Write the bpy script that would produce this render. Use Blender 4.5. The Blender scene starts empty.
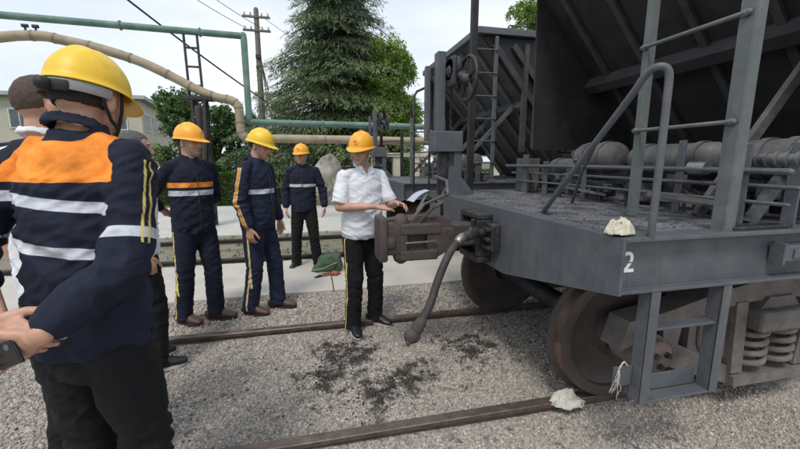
import bpy, bmesh, math, random
import numpy as np
from mathutils import Vector, Matrix, noise
R = math.radians
random.seed(7); rng = np.random.default_rng(7)
scene = bpy.context.scene
COL = scene.collection

# ---------------------------------------------------------------- camera, sky, sun, exposure
cam_d = bpy.data.cameras.new('camera'); cam = bpy.data.objects.new('camera', cam_d); COL.objects.link(cam)
cam_d.sensor_width = 36; cam_d.lens = 36 * 373.6 / 800
cam_d.clip_start = .05; cam_d.clip_end = 3000
cam.location = (0, 0, 1.567)
cam.rotation_euler = (math.pi / 2 - .167, 0, -.228)
scene.camera = cam
SUN_EL, SUN_AZ = R(58), R(-150)          # azimuth: direction towards the sun, clockwise from +Y
world = bpy.data.worlds.new('World'); scene.world = world; world.use_nodes = True
nt = world.node_tree; nt.nodes.clear()
def N(t, kind, **kw):
    n = t.nodes.new(kind)
    for k, v in kw.items(): setattr(n, k, v)
    return n
out = N(nt, 'ShaderNodeOutputWorld'); bg = N(nt, 'ShaderNodeBackground'); bg.inputs[1].default_value = .13
sky = N(nt, 'ShaderNodeTexSky', sky_type='NISHITA'); sky.sun_disc = False
sky.sun_elevation = SUN_EL; sky.sun_rotation = SUN_AZ; sky.air_density = 1.0; sky.dust_density = 2.0
tc = N(nt, 'ShaderNodeTexCoord'); mp = N(nt, 'ShaderNodeMapping'); mp.inputs['Scale'].default_value = (1, 1, 3.2)
nz = N(nt, 'ShaderNodeTexNoise'); nz.inputs['Scale'].default_value = 1.6; nz.inputs['Detail'].default_value = 6; nz.inputs['Roughness'].default_value = .5
rp = N(nt, 'ShaderNodeValToRGB'); rp.color_ramp.elements[0].position = .3; rp.color_ramp.elements[1].position = .72
rp.color_ramp.elements[0].color = (4.2, 5.1, 6.1, 1); rp.color_ramp.elements[1].color = (7.2, 7.35, 7.5, 1)
mx = N(nt, 'ShaderNodeMix', data_type='RGBA'); mx.inputs[0].default_value = .86
nt.links.new(tc.outputs['Generated'], mp.inputs[0]); nt.links.new(mp.outputs[0], nz.inputs['Vector'])
nt.links.new(nz.outputs[0], rp.inputs[0]); nt.links.new(sky.outputs[0], mx.inputs[6]); nt.links.new(rp.outputs[0], mx.inputs[7])
nt.links.new(mx.outputs[2], bg.inputs[0]); nt.links.new(bg.outputs[0], out.inputs[0])
sun_d = bpy.data.lights.new('sun', 'SUN'); sun_d.energy = 1.5; sun_d.angle = R(14); sun_d.color = (1, .96, .9)
sun = bpy.data.objects.new('sun', sun_d); COL.objects.link(sun)
sdir = Vector((math.sin(SUN_AZ) * math.cos(SUN_EL), math.cos(SUN_AZ) * math.cos(SUN_EL), math.sin(SUN_EL)))
sun.rotation_euler = sdir.to_track_quat('Z', 'Y').to_euler(); sun.location = sdir * 30
vs = scene.view_settings; vs.view_transform = 'Standard'; vs.look = 'None'; vs.gamma = 1; vs.exposure = 0.30

# ---------------------------------------------------------------- materials
MATS = {}
def mat(name, col, rough=.7, metal=0., var=.25, scale=6., bump=.0, bscale=60., col2=None, c2lo=.5, c2hi=.65, c2scale=3., masks=(), rand=0., spec=.5, dist=.01, folds=0., streak=None):
    """noise-varied principled material; col2 = patches of a second colour; masks = (attribute, colour) painted print"""
    if name in MATS: return MATS[name]
    m = bpy.data.materials.new(name); m.use_nodes = True; t = m.node_tree; L = t.links
    b = t.nodes['Principled BSDF']; b.inputs['Roughness'].default_value = rough; b.inputs['Metallic'].default_value = metal
    b.inputs['Specular IOR Level'].default_value = spec
    tc = N(t, 'ShaderNodeTexCoord'); g = N(t, 'ShaderNodeNewGeometry')
    P = g.outputs['Position']
    n1 = N(t, 'ShaderNodeTexNoise'); n1.inputs['Scale'].default_value = scale; n1.inputs['Detail'].default_value = 8; n1.inputs['Roughness'].default_value = .65
    L.new(P, n1.inputs['Vector'])
    mr = N(t, 'ShaderNodeMapRange'); mr.inputs[1].default_value = .3; mr.inputs[2].default_value = .7
    mr.inputs[3].default_value = 1 - var; mr.inputs[4].default_value = 1 + var; L.new(n1.outputs[0], mr.inputs[0])
    cur = None
    rgb = N(t, 'ShaderNodeRGB'); rgb.outputs[0].default_value = (*col, 1); cur = rgb.outputs[0]
    if col2:
        n2 = N(t, 'ShaderNodeTexNoise'); n2.inputs['Scale'].default_value = c2scale; n2.inputs['Detail'].default_value = 9; n2.inputs['Roughness'].default_value = .7
        L.new(P, n2.inputs['Vector'])
        m2 = N(t, 'ShaderNodeMapRange'); m2.inputs[1].default_value = c2lo; m2.inputs[2].default_value = c2hi; L.new(n2.outputs[0], m2.inputs[0])
        x = N(t, 'ShaderNodeMix', data_type='RGBA'); L.new(m2.outputs[0], x.inputs[0]); L.new(cur, x.inputs[6]); x.inputs[7].default_value = (*col2, 1); cur = x.outputs[2]
    if streak:                                                        # rust and dirt runs down the faces
        ms_ = N(t, 'ShaderNodeMapping'); ms_.inputs['Scale'].default_value = (17, 17, 1.3); L.new(P, ms_.inputs[0])
        n5 = N(t, 'ShaderNodeTexNoise'); n5.inputs['Scale'].default_value = 1; n5.inputs['Detail'].default_value = 7; n5.inputs['Roughness'].default_value = .7; L.new(ms_.outputs[0], n5.inputs['Vector'])
        m5 = N(t, 'ShaderNodeMapRange'); m5.inputs[1].default_value = .55; m5.inputs[2].default_value = .78; m5.inputs[4].default_value = .75; L.new(n5.outputs[0], m5.inputs[0])
        x = N(t, 'ShaderNodeMix', data_type='RGBA'); L.new(m5.outputs[0], x.inputs[0]); L.new(cur, x.inputs[6]); x.inputs[7].default_value = (*streak, 1); cur = x.outputs[2]
        n6 = N(t, 'ShaderNodeTexNoise'); n6.inputs['Scale'].default_value = 26; n6.inputs['Detail'].default_value = 8; n6.inputs['Roughness'].default_value = .75; L.new(P, n6.inputs['Vector'])
        m6 = N(t, 'ShaderNodeMapRange'); m6.inputs[1].default_value = .66; m6.inputs[2].default_value = .72; L.new(n6.outputs[0], m6.inputs[0])
        x = N(t, 'ShaderNodeMix', data_type='RGBA'); L.new(m6.outputs[0], x.inputs[0]); L.new(cur, x.inputs[6]); x.inputs[7].default_value = (.085, .055, .042, 1); cur = x.outputs[2]
    for an, c in masks:
        a = N(t, 'ShaderNodeAttribute', attribute_name=an)
        m2 = N(t, 'ShaderNodeMapRange'); m2.inputs[1].default_value = .0002; m2.inputs[2].default_value = .002; L.new(a.outputs['Fac'], m2.inputs[0])
        x = N(t, 'ShaderNodeMix', data_type='RGBA'); L.new(m2.outputs[0], x.inputs[0]); L.new(cur, x.inputs[6]); x.inputs[7].default_value = (*c, 1); cur = x.outputs[2]
    vm = N(t, 'ShaderNodeVectorMath', operation='SCALE'); L.new(cur, vm.inputs[0]); L.new(mr.outputs[0], vm.inputs['Scale']); cur = vm.outputs[0]
    if rand:
        oi = N(t, 'ShaderNodeObjectInfo'); m3 = N(t, 'ShaderNodeMapRange'); m3.inputs[3].default_value = 1 - rand; m3.inputs[4].default_value = 1 + rand
        L.new(oi.outputs['Random'], m3.inputs[0]); vm2 = N(t, 'ShaderNodeVectorMath', operation='SCALE'); L.new(cur, vm2.inputs[0]); L.new(m3.outputs[0], vm2.inputs['Scale']); cur = vm2.outputs[0]
    L.new(cur, b.inputs['Base Color'])
    if bump:
        n3 = N(t, 'ShaderNodeTexNoise'); n3.inputs['Scale'].default_value = bscale; n3.inputs['Detail'].default_value = 6; L.new(P, n3.inputs['Vector'])
        bp = N(t, 'ShaderNodeBump'); bp.inputs['Strength'].default_value = bump; bp.inputs['Distance'].default_value = dist
        L.new(n3.outputs[0], bp.inputs['Height']); L.new(bp.outputs[0], b.inputs['Normal'])
        if folds:                                                     # soft creases of cloth
            mpp = N(t, 'ShaderNodeMapping'); mpp.inputs['Scale'].default_value = (1, 1, 1.9); L.new(P, mpp.inputs[0])
            n4 = N(t, 'ShaderNodeTexNoise'); n4.inputs['Scale'].default_value = 7.5; n4.inputs['Detail'].default_value = 3; n4.inputs['Distortion'].default_value = 1.2; L.new(mpp.outputs[0], n4.inputs['Vector'])
            ab = N(t, 'ShaderNodeMath', operation='SUBTRACT'); L.new(n4.outputs[0], ab.inputs[0]); ab.inputs[1].default_value = .5
            ab2 = N(t, 'ShaderNodeMath', operation='ABSOLUTE'); L.new(ab.outputs[0], ab2.inputs[0])
            b2 = N(t, 'ShaderNodeBump'); b2.invert = True; b2.inputs['Strength'].default_value = folds; b2.inputs['Distance'].default_value = .03; L.new(ab2.outputs[0], b2.inputs['Height']); L.new(b2.outputs[0], bp.inputs['Normal'])
    MATS[name] = m; return m

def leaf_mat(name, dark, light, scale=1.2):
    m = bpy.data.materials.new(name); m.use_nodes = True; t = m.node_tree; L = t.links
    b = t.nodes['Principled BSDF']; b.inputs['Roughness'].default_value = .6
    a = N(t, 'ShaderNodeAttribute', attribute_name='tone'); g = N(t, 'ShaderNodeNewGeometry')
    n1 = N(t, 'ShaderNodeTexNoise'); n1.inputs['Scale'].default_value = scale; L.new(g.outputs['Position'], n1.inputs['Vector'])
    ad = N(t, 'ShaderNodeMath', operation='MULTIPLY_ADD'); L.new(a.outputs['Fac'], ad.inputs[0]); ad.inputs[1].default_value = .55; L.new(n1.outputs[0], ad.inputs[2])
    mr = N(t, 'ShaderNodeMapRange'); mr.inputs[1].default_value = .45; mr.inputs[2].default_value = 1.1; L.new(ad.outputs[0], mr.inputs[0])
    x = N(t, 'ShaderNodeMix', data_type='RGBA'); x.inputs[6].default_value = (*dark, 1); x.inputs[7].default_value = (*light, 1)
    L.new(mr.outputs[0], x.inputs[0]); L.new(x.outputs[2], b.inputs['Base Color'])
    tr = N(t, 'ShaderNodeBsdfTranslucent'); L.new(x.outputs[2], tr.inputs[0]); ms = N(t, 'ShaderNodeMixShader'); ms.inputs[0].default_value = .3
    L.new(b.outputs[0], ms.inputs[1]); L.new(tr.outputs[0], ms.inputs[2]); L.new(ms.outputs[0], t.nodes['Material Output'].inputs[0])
    MATS[name] = m; return m

wag = mat('wagon_paint', (.092, .099, .113), .5, 0, .2, 9, .3, 110, col2=(.125, .12, .118), c2lo=.5, c2hi=.8, c2scale=3.2, streak=(.05, .046, .045))
wagdark = mat('hopper_paint', (.021, .020, .021), .7, 0, .45, 5, .25, 70, col2=(.045, .04, .04), c2lo=.52, c2hi=.8, c2scale=2.2, streak=(.05, .036, .03))
wagrib = mat('hopper_rib_paint', (.048, .047, .049), .7, 0, .35, 6, .2, 70, col2=(.085, .065, .06), c2lo=.55, c2hi=.75, c2scale=3)
wagmid = mat('wagon_dusty_paint', (.09, .088, .088), .75, 0, .35, 8, .3, 80, col2=(.15, .135, .125), c2lo=.45, c2hi=.7, c2scale=6)
ladm = mat('ladder_paint', (.11, .122, .122), .55, 0, .15, 12, .15, 90, col2=(.155, .155, .15), c2lo=.5, c2hi=.7, c2scale=7, streak=(.07, .065, .06))
deckm = mat('deck_dusty_steel', (.145, .145, .157), .85, 0, .3, 14, .5, 150, col2=(.04, .038, .038), c2lo=.47, c2hi=.60, c2scale=5)
iron = mat('black_iron', (.03, .03, .033), .55, .2, .3, 12, .3, 90, col2=(.07, .065, .065), c2lo=.5, c2hi=.7, c2scale=12)
rust = mat('rusty_cast_iron', (.075, .058, .053), .7, .1, .3, 12, .5, 70, col2=(.06, .045, .04), c2lo=.45, c2hi=.65, c2scale=8)
wheelm = mat('wheel_steel', (.11, .085, .075), .6, .2, .3, 10, .35, 60, col2=(.055, .045, .042), c2lo=.42, c2hi=.62, c2scale=5)
treadm = mat('wheel_tread_rust', (.17, .115, .085), .5, .3, .25, 12, .2, 60, col2=(.09, .055, .042), c2lo=.45, c2hi=.6, c2scale=7)
bogm = mat('bogie_dusty_steel', (.175, .155, .14), .8, 0, .2, 10, .4, 70, col2=(.085, .074, .068), c2lo=.46, c2hi=.72, c2scale=4, streak=(.07, .055, .048))
boltm = mat('bearing_cap_primer', (.16, .11, .105), .7, 0, .2, 20, .2, 90)
railm = mat('rail_side_rust', (.12, .085, .068), .7, .2, .3, 15, .4, 80, col2=(.07, .055, .05), c2lo=.45, c2hi=.6, c2scale=8)
railtop = mat('rail_top_worn', (.20, .155, .13), .42, .55, .25, 14, .1, 80, col2=(.10, .075, .065), c2lo=.45, c2hi=.65, c2scale=6)
hose = mat('rubber_hose', (.035, .03, .029), .65, 0, .3, 18, .4, 120, col2=(.065, .054, .048), c2lo=.5, c2hi=.65, c2scale=14)
chrome = mat('bright_steel', (.28, .28, .28), .35, .8, .2, 30, .2, 60)
whitep = mat('white_stencil_paint', (.75, .78, .78), .6, 0, .15, 40)
rag = mat('dirty_white_cloth', (.60, .56, .44), .9, 0, .2, 30, .8, 90, col2=(.13, .10, .07), c2lo=.54, c2hi=.64, c2scale=30)
rag2 = mat('pale_wrapping', (.55, .53, .46), .85, 0, .2, 20, .5, 60, col2=(.3, .27, .22), c2lo=.55, c2hi=.65, c2scale=18)
conc = mat('apron_concrete', (.50, .46, .41), .85, 0, .10, 1.6, .25, 60, col2=(.40, .375, .345), c2lo=.5, c2hi=.7, c2scale=1.1, rand=.03)
road = mat('road_concrete', (.52, .50, .46), .85, 0, .08, 1., .15, 40, col2=(.46, .44, .41), c2lo=.5, c2hi=.7, c2scale=.7, rand=.03)
grnd = mat('soil', (.14, .12, .09), .95, 0, .3, 2, .5, 20, col2=(.06, .09, .03), c2lo=.45, c2hi=.6, c2scale=.8)
green = mat('pipe_green_paint', (.105, .20, .165), .65, 0, .25, 3, .2, 30, col2=(.17, .245, .21), c2lo=.48, c2hi=.62, c2scale=2.5)
beige = mat('pipe_beige_lagging', (.36, .30, .205), .75, 0, .2, 3, .3, 20, col2=(.22, .18, .13), c2lo=.5, c2hi=.72, c2scale=2.5)
wood = mat('weathered_pole', (.16, .145, .13), .85, 0, .25, 6, .3, 30)
bark = mat('bark', (.07, .055, .042), .9, 0, .3, 8, .5, 30)
skin = mat('skin', (.50, .275, .19), .5, 0, .18, 16, .1, 150, masks=(('lip', (.30, .11, .09)), ('brow', (.03, .022, .018)), ('eyew', (.45, .38, .34)), ('iris', (.012, .01, .01))), dist=.003)
hairm = mat('black_hair', (.022, .019, .017), .8, 0, .4, 60, .8, 260, dist=.006)
stub = mat('cropped_hair', (.075, .048, .036), .8, 0, .3, 60, .6, 400, dist=.002)
hairg = mat('grey_hair', (.10, .095, .09), .8, 0, .4, 60, .8, 260, dist=.006)
ORANGE, SILVER, YEL = (.86, .27, .035), (.52, .54, .58), (.70, .56, .17)
navy = mat('navy_workwear', (.0085, .0115, .026), .85, 0, .35, 9, .35, 500, masks=(('orange', ORANGE), ('silver', SILVER), ('yellow', YEL), ('seam', (.004, .005, .010))), dist=.002, spec=.35, folds=.28)
navyb = mat('navy_blue_workwear', (.012, .017, .040), .85, 0, .35, 9, .35, 500, masks=(('orange', ORANGE), ('silver', SILVER), ('yellow', (.62, .50, .22)), ('seam', (.005, .007, .016))), dist=.002, spec=.35, folds=.28)
blackt = mat('black_trouser_cloth', (.0085, .0085, .0095), .9, 0, .3, 12, .3, 500, masks=(('yellow', YEL),), dist=.002, spec=.3, folds=.28)
shirt = mat('white_shirt_cotton', (.72, .74, .78), .85, 0, .06, 8, .2, 300, dist=.002, folds=.3)
shoeb = mat('brown_shoe_leather', (.10, .05, .032), .5, 0, .3, 20)
shoek = mat('black_shoe_leather', (.012, .012, .013), .4, 0, .3, 20)
solem = mat('shoe_sole', (.03, .028, .025), .8)
solew = mat('pale_shoe_sole', (.5, .48, .45), .8)
helm = mat('helmet_yellow_plastic', (.86, .54, .03), .42, 0, .06, 6, .12, 220, col2=(.66, .38, .05), c2lo=.56, c2hi=.72, c2scale=14)
helmo = mat('helmet_amber_plastic', (.90, .41, .03), .42, 0, .06, 6, .12, 220, col2=(.68, .29, .04), c2lo=.56, c2hi=.72, c2scale=14)
strapm = mat('black_webbing', (.012, .012, .012), .6)
bandm = mat('grey_headband', (.30, .30, .28), .6)
phonem = mat('black_phone', (.012, .013, .014), .25)
boardm = mat('epaulette_black', (.012, .013, .02), .7)
paperm = mat('white_paper', (.40, .43, .50), .7, 0, .04)
canvasg = mat('green_canvas', (.06, .10, .055), .85, 0, .25, 20, .4, 90)
redm = mat('red_brown_grip', (.33, .10, .05), .6, 0, .2, 30)
wallm = mat('building_render', (.50, .46, .37), .9, 0, .12, 1.2, .1, 10)
roofm = mat('roof_slab', (.42, .42, .40), .8, 0, .12, 1)
glassm = mat('window_glass', (.09, .115, .13), .15, 0, .3, 1.5)
framem = mat('window_frame', (.6, .6, .58), .6)
stonem = mat('boulder_stone', (.34, .305, .265), .85, 0, .2, 2.5, .35, 14, col2=(.24, .215, .185), c2lo=.48, c2hi=.65, c2scale=1.5, dist=.02)
creamw = mat('cream_wall', (.50, .45, .36), .85, 0, .12, 1.5)
wirem = mat('cable_black', (.02, .02, .022), .6)
lf_con = leaf_mat('cedar_needles', (.026, .058, .034), (.24, .31, .14), .8)
lf_red = leaf_mat('plum_leaves', (.016, .014, .014), (.045, .035, .035))
lf_lt = leaf_mat('light_leaves', (.08, .15, .022), (.28, .40, .07))
lf_md = leaf_mat('mid_leaves', (.04, .09, .028), (.19, .29, .09))
lf_hd = leaf_mat('hedge_leaves', (.03, .07, .012), (.12, .20, .035))

# ---------------------------------------------------------------- object helpers
def tag(o, label=None, cat=None, group=None, kind=None):
    if label: o['label'] = label
    if cat: o['category'] = cat
    if group: o['group'] = group
    if kind: o['kind'] = kind
    return o
def empty(name, loc=(0, 0, 0), rz=0.):
    o = bpy.data.objects.new(name, None); COL.objects.link(o); o.location = loc; o.rotation_euler = (0, 0, rz); o.empty_display_size = .1
    return o
def link(name, me, m, parent=None):
    if m is not None and not me.materials: me.materials.append(m)
    o = bpy.data.objects.new(name, me); COL.objects.link(o); o.parent = parent
    return o
def copy_tree(o, parent=None):
    c = o.copy(); COL.objects.link(c); c.parent = parent
    for ch in list(o.children): copy_tree(ch, c)
    return c

def smooth(pts_, k=6):
    P = [Vector(p) for p in pts_]; Q = []
    for i in range(len(P) - 1):
        a, b = P[i], P[i + 1]; p0 = P[max(i - 1, 0)]; p3 = P[min(i + 2, len(P) - 1)]
        d = (b - a).length; m1 = (b - p0); m2 = (p3 - a); m1 = m1.normalized() * d if m1.length else m1; m2 = m2.normalized() * d if m2.length else m2
        for j in range(k):
            t = j / k; Q.append(a * (2 * t ** 3 - 3 * t * t + 1) + m1 * (t ** 3 - 2 * t * t + t) + b * (-2 * t ** 3 + 3 * t * t) + m2 * (t ** 3 - t * t))
    return Q + [P[-1]]
class Sh:
    """collects closed shapes (world/local metres) and links them as ONE mesh"""
    def __init__(s): s.v = []; s.f = []; s.sm = []
    def add(s, vs_, fs_, smooth=False):
        o = len(s.v); s.v += [tuple(x) for x in vs_]; s.f += [tuple(i + o for i in f) for f in fs_]; s.sm += [smooth] * len(fs_); return s
    def box(s, x0, x1, y0, y1, z0, z1, M=None):
        c = [Vector((x, y, z)) for x in (x0, x1) for y in (y0, y1) for z in (z0, z1)]
        if M is not None: c = [M @ p for p in c]
        return s.add(c, [(0, 1, 3, 2), (4, 6, 7, 5), (0, 4, 5, 1), (2, 3, 7, 6), (0, 2, 6, 4), (1, 5, 7, 3)])
    def bbox(s, x0, x1, y0, y1, z0, z1, b=.006):
        """box with bevelled edges"""
        bm = bmesh.new(); bmesh.ops.create_cube(bm, size=1)
        for v in bm.verts: v.co = Vector(((x0 + x1) / 2 + v.co.x * (x1 - x0), (y0 + y1) / 2 + v.co.y * (y1 - y0), (z0 + z1) / 2 + v.co.z * (z1 - z0)))
        b = min(b, abs(x1 - x0) * .4, abs(y1 - y0) * .4, abs(z1 - z0) * .4)
        bmesh.ops.bevel(bm, geom=list(bm.edges), offset=b, segments=2, affect='EDGES', profile=.5)
        bm.verts.index_update()
        s.add([v.co.copy() for v in bm.verts], [[v.index for v in f.verts] for f in bm.faces]); bm.free(); return s
    def bar(s, a, b, w, h, up=(0, 0, 1)):
        a = Vector(a); b = Vector(b); t = (b - a).normalized(); up = Vector(up)
        u = t.cross(up)
        if u.length < 1e-4: u = t.cross(Vector((1, 0, 0)))
        u.normalize(); n = u.cross(t)
        c = [p + u * (w / 2 * i) + n * (h / 2 * j) for p in (a, b) for i in (-1, 1) for j in (-1, 1)]
        return s.add(c, [(0, 1, 3, 2), (4, 6, 7, 5), (0, 4, 5, 1), (2, 3, 7, 6), (0, 2, 6, 4), (1, 5, 7, 3)])
    def tube(s, pts, rad, n=12, ref=(0, 1, .01), caps=True, flat=False):
        pts = [Vector(p) for p in pts]; k = len(pts)
        if not isinstance(rad, (list, tuple)): rad = [rad] * k
        rad = [r if isinstance(r, (list, tuple)) else (r, r) for r in rad]
        ts = []
        for i in range(k):
            t = (pts[min(i + 1, k - 1)] - pts[max(i - 1, 0)]); ts.append(t.normalized() if t.length > 1e-9 else Vector((0, 0, 1)))
        P, T, Q = list(pts), list(ts), list(rad)
        if caps and not flat:
            for sc, of in ((.8, .6), (.35, .92)):
                P.insert(0, pts[0] - ts[0] * min(rad[0]) * of); T.insert(0, ts[0]); Q.insert(0, (rad[0][0] * sc, rad[0][1] * sc))
                P.append(pts[-1] + ts[-1] * min(rad[-1]) * of); T.append(ts[-1]); Q.append((rad[-1][0] * sc, rad[-1][1] * sc))
        vs_ = []; ref = Vector(ref); w = None
        for p, t, q in zip(P, T, Q):
            w0 = ref if w is None else w
            w1 = w0 - t * w0.dot(t)
            if w1.length < 1e-3: w1 = Vector((1, 0, 0)) - t * t.x
            w1.normalize(); w = w1; u = t.cross(w)
            for i in range(n):
                a = 2 * math.pi * i / n; vs_.append(p + u * (q[0] * math.cos(a)) + w * (q[1] * math.sin(a)))
        m = len(P); fs_ = [(j * n + i, j * n + (i + 1) % n, (j + 1) * n + (i + 1) % n, (j + 1) * n + i) for j in range(m - 1) for i in range(n)]
        if caps: fs_ += [tuple(range(n - 1, -1, -1)), tuple((m - 1) * n + i for i in range(n))]
        return s.add(vs_, fs_, True)
    def cyl(s, a, b, r, n=20): return s.tube([a, b], r, n, caps=True, flat=True)
    def ell(s, c, r, M=None, n=16, m=10):
        c = Vector(c); vs_ = []
        for j in range(1, m):
            p = math.pi * j / m
            for i in range(n):
                a = 2 * math.pi * i / n
                d = Vector((r[0] * math.sin(p) * math.cos(a), r[1] * math.sin(p) * math.sin(a), r[2] * math.cos(p)))
                vs_.append(c + (M @ d if M is not None else d))
        top = c + (M @ Vector((0, 0, r[2])) if M is not None else Vector((0, 0, r[2]))); bot = c - (top - c)
        vs_ += [top, bot]; a0 = (m - 1) * n
        fs_ = [(j * n + i, (j + 1) * n + i, (j + 1) * n + (i + 1) % n, j * n + (i + 1) % n) for j in range(m - 2) for i in range(n)]
        fs_ += [(a0, i, (i + 1) % n) for i in range(n)] + [(a0 + 1, (m - 2) * n + (i + 1) % n, (m - 2) * n + i) for i in range(n)]
        return s.add(vs_, fs_, True)
    def lathe(s, prof, c, axis='y', n=40):
        """prof: list of (radius, offset along axis)"""
        vs_ = []
        for r, o in prof:
            for i in range(n):
                a = 2 * math.pi * i / n; x, z = r * math.cos(a), r * math.sin(a)
                vs_.append({'y': (c[0] + x, c[1] + o, c[2] + z), 'x': (c[0] + o, c[1] + x, c[2] + z), 'z': (c[0] + x, c[1] + z, c[2] + o)}[axis])
        m = len(prof); fs_ = [(j * n + i, j * n + (i + 1) % n, ((j + 1) % m) * n + (i + 1) % n, ((j + 1) % m) * n + i) for j in range(m) for i in range(n)]
        return s.add(vs_, fs_, True)
    def prism(s, poly, y0, y1, M=None):
        """polygon in xz extruded along y"""
        n = len(poly); vs_ = [Vector((x, y0, z)) for x, z in poly] + [Vector((x, y1, z)) for x, z in poly]
        if M is not None: vs_ = [M @ v for v in vs_]
        return s.add(vs_, [tuple(range(n)), tuple(range(2 * n - 1, n - 1, -1))] + [(i, i + n, (i + 1) % n + n, (i + 1) % n) for i in range(n)])
    def mesh(s, name='mesh', fix=True):
        me = bpy.data.meshes.new(name); me.from_pydata(s.v, [], s.f); me.polygons.foreach_set('use_smooth', s.sm)
        if fix and len(s.f) < 20000:
            bm = bmesh.new(); bm.from_mesh(me); bmesh.ops.recalc_face_normals(bm, faces=bm.faces); bm.to_mesh(me); bm.free()
        return me
    def link(s, name, m, parent=None, smooth=None):
        if smooth is not None: s.sm = [smooth] * len(s.f)
        me = s.mesh(name)
        if any(s.sm): me.set_sharp_from_angle(angle=R(40))
        return link(name, me, m, parent)

def remesh(sh, voxel, smooth=4, fac=.5):
    me = sh.mesh('tmp', fix=False); ob = bpy.data.objects.new('tmp', me); COL.objects.link(ob)
    m = ob.modifiers.new('r', 'REMESH'); m.mode = 'VOXEL'; m.voxel_size = voxel; m.use_smooth_shade = True
    if smooth:
        m2 = ob.modifiers.new('s', 'SMOOTH'); m2.factor = fac; m2.iterations = smooth
    dg = bpy.context.evaluated_depsgraph_get(); me2 = bpy.data.meshes.new_from_object(ob.evaluated_get(dg))
    bpy.data.objects.remove(ob); bpy.data.meshes.remove(me)
    me2.polygons.foreach_set('use_smooth', [True] * len(me2.polygons))
    return me2
def co(me):
    a = np.empty(len(me.vertices) * 3, np.float32); me.vertices.foreach_get('co', a); return a.reshape(-1, 3).astype(float)
def nrm(me):
    a = np.empty(len(me.vertices) * 3, np.float32); me.vertices.foreach_get('normal', a); return a.reshape(-1, 3).astype(float)
def setco(me, a): me.vertices.foreach_set('co', a.astype(np.float32).ravel()); me.update()
def attr(me, name, a):
    t = me.attributes.new(name, 'FLOAT', 'POINT'); t.data.foreach_set('value', a.astype(np.float32))
def segd(P, a, b):
    a = np.array(a); b = np.array(b); d = b - a; t = np.clip(((P - a) @ d) / (d @ d), 0, 1); q = a + t[:, None] * d
    return np.linalg.norm(P - q, axis=1), t, P - q

# ================================================================= SETTING
S_ = Sh(); S_.add([(-500, -300, -.03), (500, -300, -.03), (500, 900, -.03), (-500, 900, -.03)], [(0, 1, 2, 3)])
tag(S_.link('ground', grnd), kind='structure')

def ballast_mat(name, inst):
    m = bpy.data.materials.new(name); m.use_nodes = True; t = m.node_tree; L = t.links
    b = t.nodes['Principled BSDF']; b.inputs['Roughness'].default_value = .9
    if inst:
        oi = N(t, 'ShaderNodeObjectInfo'); P = oi.outputs['Location']; rnd = oi.outputs['Random']
    else:
        g = N(t, 'ShaderNodeNewGeometry'); P = g.outputs['Position']
        v = N(t, 'ShaderNodeTexVoronoi'); v.inputs['Scale'].default_value = 70; L.new(P, v.inputs['Vector'])
        sp = N(t, 'ShaderNodeSeparateColor'); L.new(v.outputs['Color'], sp.inputs[0]); rnd = sp.outputs[0]
        bp = N(t, 'ShaderNodeBump'); bp.inputs['Strength'].default_value = .8; bp.inputs['Distance'].default_value = .008; bp.invert = True
        L.new(v.outputs['Distance'], bp.inputs['Height']); L.new(bp.outputs[0], b.inputs['Normal'])
    cr = N(t, 'ShaderNodeValToRGB'); e = cr.color_ramp.elements
    e[0].position = 0; e[0].color = (.20, .178, .16, 1); e[1].position = 1; e[1].color = (.58, .52, .46, 1)
    for p, c in ((.3, (.33, .292, .255, 1)), (.6, (.41, .365, .32, 1)), (.85, (.48, .43, .375, 1))):
        q = cr.color_ramp.elements.new(p); q.color = c
    L.new(rnd, cr.inputs[0]); cur = cr.outputs[0]
    # coal dust and oil ground into the gravel, in clumps round three spots
    n1 = N(t, 'ShaderNodeTexNoise'); n1.inputs['Scale'].default_value = 7.0; n1.inputs['Detail'].default_value = 10; n1.inputs['Roughness'].default_value = .72; L.new(P, n1.inputs['Vector'])
    tot = None
    for (x, y, r) in ((.22, 2.95, .42), (.40, 2.32, .36), (.1, 2.6, .4), (1.28, 2.74, .42), (.65, 2.45, .35)):
        d = N(t, 'ShaderNodeVectorMath', operation='DISTANCE'); L.new(P, d.inputs[0]); d.inputs[1].default_value = (x, y, 0)
        mr = N(t, 'ShaderNodeMapRange'); mr.inputs[1].default_value = 0; mr.inputs[2].default_value = r; mr.inputs[3].default_value = .20; mr.inputs[4].default_value = 0; L.new(d.outputs['Value'], mr.inputs[0])
        if tot is None: tot = mr.outputs[0]
        else:
            a = N(t, 'ShaderNodeMath', operation='MAXIMUM'); L.new(tot, a.inputs[0]); L.new(mr.outputs[0], a.inputs[1]); tot = a.outputs[0]
    a = N(t, 'ShaderNodeMath', operation='ADD'); L.new(tot, a.inputs[0]); L.new(n1.outputs[0], a.inputs[1])
    mr = N(t, 'ShaderNodeMapRange'); mr.inputs[1].default_value = .575; mr.inputs[2].default_value = .68; mr.inputs[4].default_value = .93; L.new(a.outputs[0], mr.inputs[0])
    x = N(t, 'ShaderNodeMix', data_type='RGBA'); L.new(mr.outputs[0], x.inputs[0]); L.new(cur, x.inputs[6]); x.inputs[7].default_value = (.035, .03, .026, 1); cur = x.outputs[2]
    L.new(cur, b.inputs['Base Color']); MATS[name] = m; return m
bal_base = ballast_mat('gravel_bed', False); bal_st = ballast_mat('gravel_stone', True)
RAILS = [1.908, 3.413]; YN3, YF3 = 6.12, 7.62
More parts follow.
